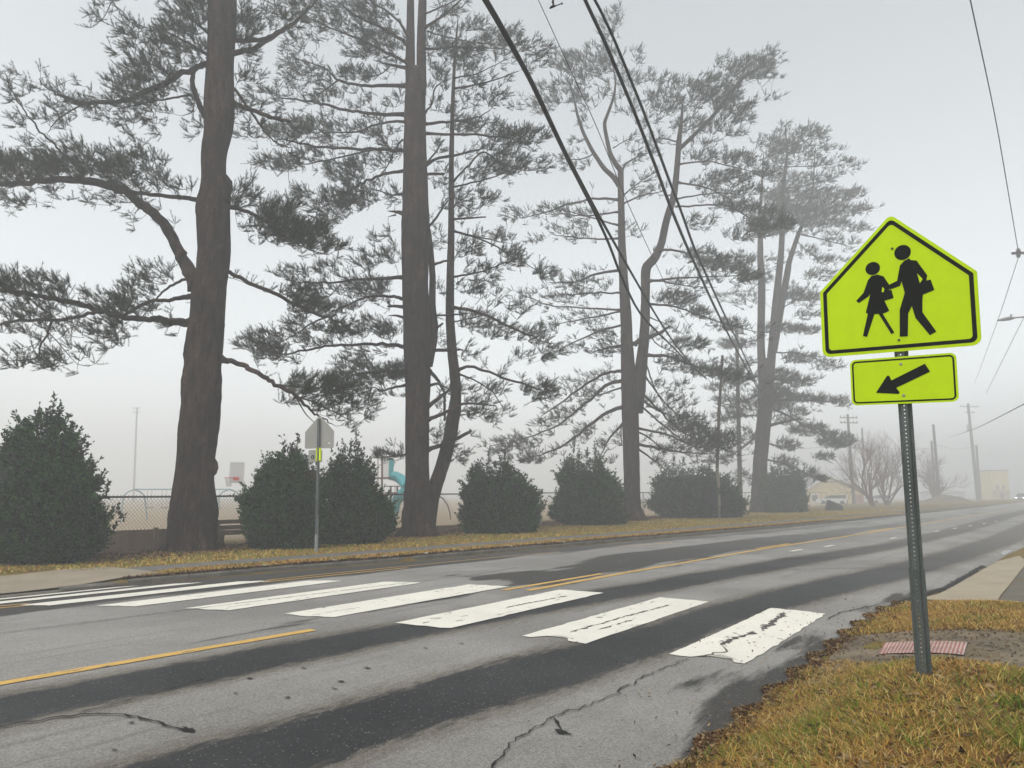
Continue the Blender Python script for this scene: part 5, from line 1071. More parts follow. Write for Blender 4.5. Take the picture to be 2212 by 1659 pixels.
n2 = pine('big double-trunk pine with a second curved stem rising from its base', (903, 1164), 26.2, T2, T2L, T2C, .125, .0072, 15, 21, 202, fill=5)

T3 = [(RV, conv([(R6, 855, 1680, 145), (R6, 848, 1640, 115), (R6, 842, 1560, 100), (R6, 842, 1500, 94), (R6, 838, 1300, 95), (R6, 832, 1000, 100), (R6, 822, 800, 92), (R6, 812, 600, 72), (R6, 805, 400, 68), (R6, 792, 200, 56), (R5, 880, 1659, 52), (R5, 875, 1400, 46), (R5, 872, 1230, 44), (R5, 872, 1140, 42)])),
 (RV, conv([(R5, 865, 1250, 48), (R5, 820, 1190, 38), (R5, 760, 1140, 34), (R5, 680, 1020, 29), (R5, 620, 900, 25), (R5, 580, 780, 21), (R5, 560, 680, 15), (R5, 520, 520, 5)])), (RV, conv([(R5, 872, 1150, 42), (R5, 840, 1110, 38), (R5, 800, 1040, 32), (R5, 770, 900, 28), (R5, 760, 830, 28), (R5, 795, 740, 22), (R5, 830, 640, 18), (R5, 838, 540, 12), (R5, 800, 350, 8), (R5, 850, 90, 4)])),
 (RV, conv([(R6, 870, 1000, 80), (R6, 885, 850, 80), (R6, 900, 700, 70), (R6, 920, 500, 60), (R6, 925, 300, 55), (R6, 925, 130, 60), (R6, 978, 80, 55), (R5, 1145, 1659, 52), (R5, 1180, 1480, 50), (R5, 1230, 1330, 48), (R5, 1250, 1150, 42), (R5, 1265, 950, 40), (R5, 1285, 800, 25), (R5, 1290, 650, 8)])),
 (RV, conv([(R5, 1275, 1000, 30), (R5, 1400, 880, 28), (R5, 1500, 780, 28), (R5, 1600, 640, 26), (R5, 1700, 520, 22), (R5, 1850, 430, 14), (R5, 1950, 350, 5)]))]
T3L = [(R5, [(860, 1350, 20), (700, 1335, 16), (500, 1380, 12), (350, 1440, 9), (200, 1470, 5)]), (R5, [(860, 1430, 16), (650, 1460, 12), (450, 1440, 5)]), (R5, [(860, 1520, 14), (600, 1450, 9), (450, 1400, 4)]), (R5, [(860, 1610, 14), (600, 1610, 10), (400, 1580, 4)]),
 (R5, [(885, 1380, 14), (1000, 1320, 10), (1180, 1290, 5)]), (R5, [(885, 1320, 12), (1000, 1230, 8), (1100, 1160, 4)]), (R5, [(885, 1140, 20), (910, 1100, 14), (1000, 1050, 10), (1100, 1020, 4)]), (R5, [(1240, 1340, 14), (1380, 1320, 10), (1550, 1300, 8), (1700, 1320, 4)]),
 (R5, [(1240, 1395, 14), (1450, 1385, 12), (1600, 1380, 11), (1750, 1480, 9), (1850, 1560, 5)]), (R5, [(1255, 1230, 16), (1450, 1260, 12), (1600, 1340, 9), (1700, 1440, 5)]), (R5, [(1260, 1110, 14), (1450, 1080, 10), (1650, 1130, 8), (1900, 1180, 4)]), (R5, [(1265, 960, 14), (1150, 930, 9), (1050, 960, 4)]), (R5, [(820, 1000, 8), (900, 950, 6), (980, 920, 4)]), (R5, [(640, 930, 8), (580, 960, 5)]), (R5, [(690, 1040, 10), (600, 1080, 8), (470, 1070, 4)]),
 (R6, [(780, 145, 20), (620, 170, 14), (500, 220, 10), (350, 220, 4)]), (R6, [(790, 285, 14), (600, 280, 10), (350, 300, 4)]), (R6, [(795, 385, 14), (550, 375, 10), (350, 360, 8), (250, 320, 6), (170, 290, 3)]), (R6, [(795, 390, 12), (500, 450, 8), (350, 480, 3)]), (R6, [(800, 470, 16), (650, 510, 12), (450, 600, 8), (320, 680, 4)]), (R6, [(800, 600, 24), (700, 610, 16), (600, 640, 6)]),
 (R6, [(800, 750, 24), (700, 760, 18), (650, 780, 17), (550, 840, 14), (450, 920, 10), (300, 1020, 5)]), (R6, [(800, 805, 26), (690, 830, 20), (620, 900, 18), (500, 1000, 14), (380, 1090, 10), (200, 1160, 7), (0, 1200, 4)]), (R6, [(800, 960, 26), (680, 1000, 20), (550, 1110, 16), (400, 1220, 10), (250, 1270, 6), (150, 1290, 4)]), (R6, [(790, 1065, 16), (700, 1160, 12), (655, 1260, 6)]), (R6, [(790, 1060, 9), (775, 1100, 8), (782, 1200, 6)]), (R6, [(790, 850, 12), (640, 900, 8), (500, 905, 4)]),
 (R6, [(880, 860, 16), (1000, 980, 12), (1100, 1090, 10), (1250, 1170, 8), (1450, 1240, 4)]), (R6, [(870, 940, 14), (1000, 1050, 11), (1130, 1160, 9), (1290, 1250, 4)]), (R6, [(870, 1095, 18), (1050, 1130, 12), (1200, 1200, 9), (1350, 1230, 4)]), (R6, [(870, 1110, 12), (960, 1160, 9), (1040, 1240, 4)]), (R6, [(870, 1190, 20), (1000, 1215, 14), (1150, 1240, 10), (1300, 1250, 5)]), (R6, [(880, 1220, 12), (980, 1290, 9), (1040, 1340, 4)]),
 (R6, [(830, 860, 22), (900, 930, 18), (1000, 990, 12), (1080, 1020, 6)]), (R6, [(920, 780, 11), (1050, 960, 9), (1200, 1080, 5)]), (R6, [(930, 720, 10), (980, 860, 8), (1060, 1000, 5)]), (R6, [(920, 660, 24), (1050, 655, 18), (1200, 720, 14), (1400, 760, 10), (1550, 790, 6)]), (R6, [(940, 350, 16), (1100, 360, 12), (1250, 420, 9), (1450, 480, 7), (1600, 520, 4)]), (R6, [(940, 215, 18), (1100, 195, 12), (1300, 185, 8), (1500, 180, 4)]),
 (R6, [(940, 205, 12), (1050, 215, 10), (1180, 245, 7), (1350, 250, 3)]), (R6, [(860, 590, 30), (890, 560, 28), (950, 545, 28), (1020, 520, 22), (1070, 482, 14)]), (R6, [(930, 520, 8), (1000, 600, 7), (1100, 640, 4)]), (R6, [(950, 430, 8), (1050, 470, 6), (1150, 530, 4)]), (R6, [(1000, 30, 18), (1100, 20, 14), (1250, 80, 10), (1400, 110, 6)])]
T3C = [(R5, 800, 180, 90, 110, 1), (R5, 850, 80, 35, 60, 1), (R5, 640, 440, 170, 100, 2), (R5, 800, 420, 100, 80, 2), (R5, 500, 420, 110, 70, 2), (R5, 450, 620, 150, 90, 2), (R5, 230, 700, 110, 45, 1), (R5, 350, 740, 110, 40, 1), (R5, 680, 600, 150, 100, 1), (R5, 980, 370, 55, 70, 1), (R5, 1080, 510, 100, 50, 1), (R5, 930, 540, 100, 50, 2), (R5, 1250, 560, 130, 50, 2), (R5, 1150, 680, 130, 90, 2), (R5, 1300, 700, 150, 60, 2), (R5, 1500, 600, 170, 90, 3), (R5, 1580, 420, 100, 60, 1), (R5, 1730, 470, 140, 80, 3), (R5, 1870, 390, 100, 70, 2), (R5, 1900, 500, 70, 40, 2), (R5, 1870, 650, 110, 28, 1), (R5, 1620, 720, 140, 70, 3), (R5, 1700, 800, 90, 35, 2), (R5, 1500, 850, 150, 60, 2), (R5, 1320, 850, 130, 60, 2), (R5, 1640, 900, 90, 30, 2), (R5, 1430, 960, 110, 50, 1), (R5, 1450, 1060, 160, 45, 2), (R5, 1680, 1080, 120, 45, 3), (R5, 1850, 1180, 90, 25, 3), (R5, 1600, 1200, 160, 50, 3), (R5, 1700, 1290, 120, 45, 2), (R5, 1430, 1250, 110, 50, 1), (R5, 580, 960, 50, 35, 1), (R5, 560, 1110, 110, 50, 1), (R5, 640, 830, 50, 40, 1), (R5, 150, 1450, 90, 50, 2), (R5, 400, 1420, 100, 35, 1), (R5, 60, 1590, 90, 40, 2), (R5, 550, 1540, 130, 50, 1), (R5, 300, 1620, 90, 35, 1), (R5, 1000, 1260, 90, 50, 1), (R5, 1050, 1000, 120, 90, 1), (R5, 1400, 1500, 100, 50, 2), (R5, 1650, 1390, 140, 40, 3), (R5, 1880, 1510, 180, 45, 3), (R5, 1850, 1420, 120, 35, 2), (R5, 1700, 1590, 160, 40, 2), (R5, 950, 1560, 90, 50, 1), (R5, 620, 700, 90, 60, 1), (R5, 900, 700, 90, 90, 1), (R5, 730, 330, 100, 60, 1), (R5, 1050, 820, 80, 60, 1),
 (R6, 1400, 110, 160, 50, 3), (R6, 1530, 180, 80, 40, 3), (R6, 1250, 60, 110, 50, 2), (R6, 1100, 320, 130, 45, 3), (R6, 1240, 410, 60, 32, 3), (R6, 1400, 475, 140, 32, 2), (R6, 1200, 590, 120, 35, 3), (R6, 1100, 710, 120, 50, 2), (R6, 1300, 755, 150, 35, 3), (R6, 1450, 785, 120, 30, 3), (R6, 1100, 850, 90, 50, 1), (R6, 1140, 940, 80, 50, 1), (R6, 1180, 1070, 130, 60, 3), (R6, 1320, 1170, 140, 55, 3), (R6, 700, 550, 90, 50, 2), (R6, 600, 430, 130, 50, 1), (R6, 550, 620, 90, 30, 1), (R6, 650, 790, 70, 30, 1), (R6, 350, 1050, 110, 40, 1), (R6, 160, 1190, 150, 40, 2), (R6, 450, 1000, 80, 40, 1), (R6, 250, 1280, 90, 28, 2), (R6, 560, 1120, 70, 50, 1), (R6, 740, 1300, 35, 20, 1), (R6, 350, 490, 60, 25, 1), (R6, 500, 230, 110, 50, 1), (R6, 400, 320, 100, 30, 1), (R6, 1050, 1220, 90, 20, 1), (R6, 660, 240, 70, 40, 1), (R6, 480, 830, 70, 30, 1), (R6, 60, 1230, 70, 25, 2), (R6, 720, 640, 70, 30, 2)]
n3 = pine('hazy forked pine with many bare drooping lower limbs, behind the middle shrubs', (1370, 1131), 39.5, T3, T3L, T3C, .14, .0110, 10, 20, 303, fill=7, tw=.013)

T4 = [(RV, conv([(R6, 1598, 1615, 120), (R6, 1598, 1570, 90), (R6, 1605, 1450, 84), (R6, 1612, 1300, 80), (R6, 1640, 1000, 84), (R6, 1650, 850, 90), (R6, 1650, 740, 100), (R6, 1640, 680, 80)])),
 (RV, conv([(R6, 1625, 760, 55), (R6, 1615, 600, 45), (R6, 1620, 300, 45), (R6, 1622, 150, 42), (R7, 520, 1300, 52), (R7, 520, 1100, 44), (R7, 515, 950, 34), (R7, 530, 700, 22), (R7, 545, 420, 7)])), (RV, conv([(R6, 1672, 760, 55), (R6, 1680, 640, 48), (R6, 1700, 400, 44), (R6, 1730, 120, 40), (R7, 690, 1200, 48), (R7, 700, 1000, 45), (R7, 705, 700, 35), (R7, 728, 500, 25), (R7, 738, 400, 18), (R7, 720, 180, 5)])), (RV, conv([(R6, 1690, 640, 45), (R6, 1740, 350, 44), (R6, 1778, 150, 40), (R7, 750, 1300, 45), (R7, 830, 1060, 38), (R7, 890, 930, 30), (R7, 930, 800, 22), (R7, 950, 640, 14), (R7, 960, 420, 5)]))]
T4L = [(R6, [(1660, 1080, 20), (1760, 1055, 16), (1850, 1035, 14)]), (R6, [(1660, 960, 18), (1800, 1030, 12), (1950, 1120, 9), (2100, 1200, 5)]), (R6, [(1640, 1280, 12), (1800, 1320, 9), (1950, 1400, 4)]), (R6, [(1660, 930, 12), (1900, 925, 9), (2110, 940, 4)]), (R6, [(1620, 1120, 18), (1520, 1200, 12), (1440, 1260, 6)]), (R6, [(1620, 890, 14), (1480, 940, 9), (1380, 960, 4)]), (R6, [(1690, 640, 9), (1850, 640, 8), (2050, 720, 4)]), (R6, [(1620, 690, 9), (1500, 720, 5)]), (R7, [(705, 520, 9), (900, 520, 7), (1100, 500, 3)]), (R7, [(735, 410, 7), (900, 400, 6), (1060, 380, 3)]), (R7, [(720, 700, 14), (950, 660, 10), (1100, 620, 7), (1290, 490, 3)]), (R7, [(880, 950, 14), (1100, 880, 10), (1400, 870, 4)]), (R7, [(850, 1070, 12), (1100, 1130, 8), (1250, 1170, 4)]), (R7, [(720, 560, 10), (620, 470, 8), (540, 400, 6), (490, 320, 3)]), (R7, [(730, 330, 7), (850, 260, 5), (950, 200, 3)]), (R7, [(700, 950, 12), (560, 1020, 8), (450, 1080, 4)]), (R7, [(810, 1120, 8), (950, 1250, 6), (1080, 1290, 3)]), (R7, [(520, 1250, 10), (420, 1260, 6), (330, 1240, 3)]), (R6, [(1620, 560, 8), (1520, 580, 6), (1400, 600, 4)]), (R6, [(1700, 400, 8), (1850, 310, 6), (1950, 320, 3)]), (R6, [(1660, 800, 10), (1800, 810, 8), (1930, 800, 4)]), (R6, [(1640, 1180, 10), (1750, 1210, 7), (1830, 1190, 3)]), (R6, [(1620, 1020, 10), (1500, 1020, 8), (1400, 1040, 4)]), (R6, [(1620, 1380, 8), (1540, 1400, 5), (1500, 1380, 3)])]
T4C = [(R7, 720, 200, 50, 60, 1), (R7, 820, 290, 240, 80, 2), (R7, 700, 370, 140, 60, 3), (R7, 960, 230, 140, 60, 1), (R7, 1090, 370, 120, 30, 1), (R7, 1080, 480, 130, 50, 1), (R7, 1250, 500, 70, 40, 1), (R7, 950, 620, 170, 50, 2), (R7, 640, 500, 110, 90, 2), (R7, 550, 310, 70, 50, 1), (R7, 1080, 760, 220, 60, 3), (R7, 1290, 730, 80, 45, 2), (R7, 1000, 870, 320, 55, 3), (R7, 1360, 870, 70, 20, 2), (R7, 1000, 970, 230, 50, 3), (R7, 1270, 1020, 140, 35, 2), (R7, 700, 900, 220, 70, 3), (R7, 580, 1030, 180, 50, 3), (R7, 1000, 1060, 180, 30, 1), (R7, 1200, 1130, 130, 25, 1), (R7, 850, 1210, 130, 50, 1), (R7, 1080, 1280, 130, 32, 2), (R7, 1000, 1400, 140, 50, 2), (R7, 380, 1240, 110, 50, 1), (R7, 420, 1500, 130, 70, 1), (R7, 850, 1520, 130, 50, 1), (R7, 700, 760, 180, 80, 3), (R7, 850, 440, 150, 60, 1), (R7, 700, 620, 120, 60, 2), (R7, 500, 1420, 110, 60, 2), (R7, 600, 1300, 100, 60, 1), (R7, 850, 690, 120, 50, 2),
 (R6, 1440, 310, 90, 35, 1), (R6, 1540, 340, 80, 50, 1), (R6, 1850, 305, 100, 32, 3), (R6, 1750, 500, 130, 28, 3), (R6, 1880, 510, 80, 25, 3), (R6, 1470, 595, 110, 26, 3), (R6, 1850, 680, 120, 28, 3), (R6, 2010, 725, 100, 25, 2), (R6, 1500, 700, 90, 40, 2), (R6, 1410, 850, 120, 32, 2), (R6, 1800, 820, 130, 28, 3), (R6, 1750, 915, 190, 32, 3), (R6, 2010, 930, 120, 18, 3), (R6, 1650, 960, 140, 36, 3), (R6, 1450, 930, 120, 30, 2), (R6, 1900, 1110, 120, 36, 3), (R6, 2060, 1170, 110, 50, 3), (R6, 2000, 1270, 70, 18, 3), (R6, 1770, 1200, 80, 32, 2), (R6, 1500, 1140, 110, 45, 2), (R6, 1400, 1290, 110, 28, 2), (R6, 1880, 1375, 90, 20, 2), (R6, 1960, 1400, 45, 16, 3), (R6, 1750, 1300, 70, 25, 2), (R6, 1540, 1400, 90, 40, 1), (R6, 1420, 1030, 90, 32, 2), (R6, 1720, 780, 110, 30, 3), (R6, 1900, 420, 90, 26, 2), (R6, 1850, 1000, 90, 22, 2), (R6, 1690, 880, 120, 40, 3), (R6, 1500, 1000, 110, 35, 2), (R6, 1480, 800, 110, 35, 2), (R6, 1930, 370, 70, 20, 1), (R6, 1740, 1040, 70, 25, 1)]
n4 = pine('farthest and palest pine, multi-stemmed, beside the small end shrub', (1640, 1109), 62.0, T4, T4L, T4C, .18, .015, 10, 12, 404, fill=7, tw=.016)

# ------------------------------------------------------------------ holly shrubs
def outline(pts): 
    p = sorted(pts, key=lambda q: q[1]); return np.array([q[1] for q in p], float), np.array([q[0] for q in p], float)
def shrub(label, Y, left, right, yb, spikes, seed, leaf=.095, dens=1.0, autumn=None):
    g = np.random.default_rng(seed); yl_, xl = outline(left); yr, xr = outline(right)
    ytop = min(yl_[0], yr[0]); px = Y/F; xc0 = (np.interp(yb-20, yl_, xl)+np.interp(yb-20, yr, xr))/2
    b = PT(xc0, yb, Y); zb = zxy(b[0], b[1]); b[2] = zb
    root = empty('holly_shrub', tuple(b), label, 'shrub', 'dark holly shrubs along the far lawn')
    hgt = (yb-ytop)*px; ytop = ytop+.07*(yb-ytop)
    prof = lambda y: (np.interp(y, yl_, xl), np.interp(y, yr, xr))
    # lumps on the outline
    k1 = g.normal(0, 1, (7, 3)); ph = g.uniform(0, 6, (7,))
    def lump(th, y): return 1+sum(.055*np.sin(k1[i, 0]*3*th+k1[i, 1]*y*.10+ph[i]) for i in range(7))
    n = int(10500*dens)
    ys = yb-(yb-ytop)*(1-np.sqrt(g.uniform(0, 1, n*2))); ys = ys[g.uniform(0, 1, len(ys)) < .97][:n]; ys = np.clip(ys, ytop, yb)
    # denser towards wide parts
    a, c = prof(ys); keep = g.uniform(0, 1, len(ys)) < (c-a)/(c-a).max()*.8+.2; ys = ys[keep]; a = a[keep]; c = c[keep]
    # clusters of leaves on twiglets
    th = g.uniform(0, 2*math.pi, len(ys)); rr = (.91-np.abs(g.normal(0, .15, len(ys))))*lump(th, ys)
    rr = np.where(g.uniform(0, 1, len(ys)) < .08, rr*1.05+.03, rr)
    hw = (c-a)/2*px; X = ((a+c)/2+rr*np.cos(th)*(c-a)/2); dY = rr*np.sin(th)*hw*.85
    C = np.stack([at(x, y, Y) for x, y in zip(X, ys)]); C[:, 1] += dY; C[:, 0] += dY*(C[:, 0]/Y)
    out = np.stack([np.cos(th), np.sin(th), np.full(len(th), .6)], 1); out += g.normal(0, .35, out.shape); out /= np.linalg.norm(out, axis=1)[:, None]
    mb = MB(); cols = []
    def leaves(C, D, m, lf):
        K = len(C); d = D[:, None]+g.normal(0, .75, (K, m, 3)); d /= np.linalg.norm(d, axis=2)[..., None]
        p = C[:, None]+D[:, None]*g.uniform(-.6, .9, (K, m, 1))*lf*1.6
        s = np.cross(d, g.normal(0, 1, (K, m, 3))); s /= np.linalg.norm(s, axis=2)[..., None]+1e-9
        l = lf*g.uniform(.7, 1.2, (K, m, 1)); w_ = l*.26
        V = np.stack([p, p+d*l*.45+s*w_, p+d*l, p+d*l*.45-s*w_], 2).reshape(-1, 3); return V, np.arange(len(V)).reshape(-1, 4)
    V, f = leaves(C, out, 5, leaf); mb.add(V, f, 0)
    base_c = np.array([1., 1., 1.])
    tc = np.repeat((.25+2.4*g.uniform(0, 1, (len(C), 1))**2.5)*np.array([[.015, .043, .008]]), 20, axis=0)  # random cluster tones, spread widened to put leaf highlights into the colour
    if autumn:
        ax, ay, ar = autumn; near = np.exp(-(((X-ax)/ar)**2+((ys-ay)/ar)**2)*1.2)*(g.uniform(0, 1, len(X)) < .75); near = np.repeat(near, 20)[:, None]; tc = tc*(1-near)+np.array([[.13, .075, .018]])*near
    cols.append(tc)
    # short leafy shoots all over, which break up the outline
    m_ = int(340*dens); j = g.integers(0, len(C), m_); ns_ = 7; ln = g.uniform(.12, .40, m_)*(leaf/.07)**.6
    ctr = np.stack([at((a_+c_)/2, y_, Y) for a_, c_, y_ in zip(a[j], c[j], ys[j])]); o_ = C[j]-ctr; o_[:, 2] = 0; o_ /= np.linalg.norm(o_, axis=1)[:, None]+1e-9
    dd_ = o_*g.uniform(.2, .9, (m_, 1))+np.array([0, 0, 1.])*g.uniform(.5, 1.2, (m_, 1)); dd_ /= np.linalg.norm(dd_, axis=1)[:, None]
    for u in np.linspace(.15, 1, ns_):
        P_ = C[j]+dd_*(ln*u)[:, None]+g.normal(0, .01, (m_, 3)); V, f = leaves(P_, dd_, 4, leaf*1.05); mb.add(V, f, 0)
        cols.append(np.repeat(g.uniform(.5, 1.9, (m_, 1))*np.array([[.018, .050, .009]]), 16, axis=0))
    # upright leading shoots
    for (x, y, l) in spikes:
        l = l*1.35; t = PT(x, y, Y); q = t-np.array([g.normal(0, .04), g.normal(0, .15), l*px]); m = int(l*px/.05)+3; u = np.linspace(0, 1, m)[:, None]; P = q*(1-u)+t*u+g.normal(0, .008, (m, 3))
        mb.tube(P, np.linspace(.012, .005, m), 4, mi=1, cap=False); cols.append(np.full((m*4, 3), .02))
        D = np.tile(np.array([0, 0, .7]), (m, 1))+g.normal(0, .35, (m, 3)); V, f = leaves(P, D, 5, leaf*1.05); mb.add(V, f, 0); cols.append(np.tile(np.array([[.026, .036, .020]]), (len(V), 1))*g.uniform(.7, 1.2))
    mb.build('crown', [M['holly'], M['stem']], root, col=np.vstack(cols))
    # added opaque core inside the leaves, its dark colour standing in for inner shade
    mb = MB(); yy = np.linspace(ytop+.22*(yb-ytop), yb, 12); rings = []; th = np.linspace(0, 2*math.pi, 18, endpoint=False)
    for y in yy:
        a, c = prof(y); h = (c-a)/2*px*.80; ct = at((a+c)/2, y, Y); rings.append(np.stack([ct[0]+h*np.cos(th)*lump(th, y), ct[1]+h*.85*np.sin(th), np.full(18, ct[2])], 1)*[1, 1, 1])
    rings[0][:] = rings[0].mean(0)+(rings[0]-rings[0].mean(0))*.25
    V = np.vstack(rings); mb.add(V, [(i*18+q, i*18+(q+1) % 18, i*18+18+(q+1) % 18, i*18+18+q) for i in range(11) for q in range(18)]); mb.build('trunk', M['hollycore'], root)  # this part is the added filler core, not a stem
def S0_(pts): return [(.224*x, 849.4+.224*y) for x, y in pts]
def S3_(pts): return [(973.3+.36*x, 884.8+.36*y) for x, y in pts]
def S1_(pts): return [RB(x, y) for x, y in pts]
shrub('largest holly shrub, cut by the left frame edge', 17.2, S0_([(525, 60), (460, 170), (350, 230), (230, 300), (70, 420), (10, 600), (-90, 700), (-250, 900), (-330, 1200), (-300, 1500), (-280, 1590)]), S0_([(535, 60), (570, 200), (590, 300), (690, 400), (760, 560), (800, 680), (880, 800), (920, 900), (950, 1040), (990, 1140), (1000, 1260), (975, 1400), (950, 1590)]), 1206,
 [(*S0_([(x, y)])[0], l) for x, y, l in ((530, 50, 55), (595, 150, 40), (465, 160, 30), (360, 190, 25), (235, 265, 30), (70, 365, 30), (720, 310, 35), (760, 380, 30), (820, 435, 30), (845, 505, 30), (880, 655, 22), (985, 765, 26), (1035, 885, 20), (1120, 1105, 18), (30, 560, 20), (1130, 1240, 16))], 31, dens=2.2)
shrub('holly shrub left of the far sign, with rusty patch', 20.3, S1_([(650, 270), (600, 340), (540, 400), (470, 460), (400, 560), (360, 640), (315, 720), (300, 830), (310, 920), (330, 1000), (350, 1060)]), S1_([(720, 260), (760, 400), (820, 470), (870, 560), (910, 650), (920, 800), (900, 900), (880, 1000), (870, 1060)]), 1185,
 [(*RB(x, y), l) for x, y, l in ((612, 240, 40), (675, 268, 38), (725, 212, 55), (640, 300, 30), (565, 368, 20), (515, 415, 20), (460, 430, 16), (780, 380, 20), (395, 545, 16), (830, 450, 20), (695, 300, 30))], 32, dens=1.5, autumn=(RB(830, 520)[0], RB(830, 520)[1], 24))
shrub('holly shrub right of the far sign with a tall thin shoot', 22.3, S1_([(1080, 290), (1010, 420), (960, 540), (930, 650), (890, 800), (880, 1000), (890, 1040)]), S1_([(1145, 290), (1185, 400), (1240, 480), (1300, 570), (1360, 660), (1420, 760), (1450, 860), (1440, 940), (1400, 1000), (1380, 1040)]), 1176,
 [(*RB(x, y), l) for x, y, l in ((1075, 258, 42), (1170, 182, 70), (1120, 300, 30), (1215, 322, 30), (1250, 400, 25), (1030, 380, 20), (1310, 440, 18), (1185, 250, 45))], 33, dens=1.4)
shrub('twin-topped holly shrub between the double pine and fence post', 28.0, S3_([(225, 270), (150, 345), (105, 410), (65, 520), (45, 620), (60, 700), (100, 750)]), S3_([(320, 280), (380, 360), (430, 430), (500, 490), (545, 580), (540, 680), (490, 740)]), 1155, [(*S3_([(x, y)])[0], l) for x, y, l in ((232, 240, 24), (325, 243, 24), (180, 310, 14), (300, 290, 16), (115, 380, 10), (510, 480, 10))], 34, leaf=.11, dens=1.0)
shrub('rounded twin-peaked holly shrub left of the forked pine', 34.5, S3_([(735, 240), (685, 330), (650, 420), (625, 520), (610, 600), (630, 650), (690, 690)]), S3_([(870, 250), (930, 330), (975, 400), (1025, 480), (1055, 560), (1065, 650), (1030, 700)]), 1138, [(*S3_([(x, y)])[0], l) for x, y, l in ((745, 178, 22), (865, 205, 20), (770, 240, 14), (690, 300, 8), (820, 250, 12))], 35, leaf=.12, dens=1.0)
shrub('wide low holly shrub behind the leaning pole', 46, S3_([(1320, 310), (1270, 365), (1225, 415), (1195, 470), (1190, 560), (1205, 620), (1240, 660)]), S3_([(1480, 290), (1560, 335), (1620, 385), (1690, 425), (1735, 490), (1770, 560), (1765, 620), (1720, 660)]), 1123, [(*S3_([(x, y)])[0], l) for x, y, l in ((1340, 290, 10), (1480, 275, 12), (1400, 290, 10))], 36, leaf=.13, dens=.9)
shrub('small domed holly shrub at the end of the row beside the palest pine', 60.5, S3_([(1965, 305), (1915, 365), (1890, 450), (1880, 560), (1890, 630)]), S3_([(2035, 305), (2090, 380), (2125, 470), (2140, 560), (2125, 630)]), 1112, [(*S3_([(2000, 290)])[0], 8)], 37, leaf=.15, dens=.7)

# ------------------------------------------------------------------ bare trees in the fog
def bare(label, px_, Y, stems, seed, mt='baretw', depth=5):
    g = np.random.default_rng(seed); b = PT(px_[0], px_[1], Y); root = empty('bare_tree', tuple(b), label, 'tree', 'leafless trees in the fog')
    tm = MB(); cm = MB()
    def grow(p, d, l, r, k):
        n = 4; P = [p]; 
        for i in range(n): d = d+g.normal(0, .10, 3)+np.array([0, 0, .04]); d /= np.linalg.norm(d); P.append(P[-1]+d*l/n)
        (tm if k >= depth-1 else cm).tube(P, np.linspace(r, r*.62, n+1), 6 if k >= depth-1 else 3, cap=False)
        if k == 0: return
        for i in range(3 if k > 1 else 4):
            f = g.integers(1, n+1); q = P[f]; e = d+g.normal(0, .42, 3); e[2] += .18; e /= np.linalg.norm(e); grow(q, e, l*g.uniform(.6, .85), r*.52, k-1)
    for (dx, dz, l, r) in stems: d = np.array([dx, g.normal(0, .25), dz]); grow(b-(0, 0, .1), d/np.linalg.norm(d), l, r, depth)
    tm.build('trunk', M[mt], root); cm.build('crown', M[mt], root)
bare('reddish leaning bare tree right of the gabled house', (1888, 1096), 84, [(-.45, .9, 3.9, .17), (-.22, 1, 4.2, .22), (.05, 1, 3.2, .12), (-.75, .8, 3.4, .1)], 51)
bare('wide many-stemmed bare shrub beside the near post', (1916, 1093), 92, [(-.5, .8, 4.2, .14), (-.15, 1, 4.6, .16), (.3, 1, 4.4, .14), (.6, .8, 3.9, .12), (.05, 1, 4.3, .13)], 52)
bare('round dense bare tree just right of the near post', (2022, 1085), 118, [(0, 1, 3.2, .24), (.2, 1, 3.6, .2), (-.3, 1, 3.4, .18), (.45, .8, 3.0, .14), (-.5, .8, 3., .14)], 53)

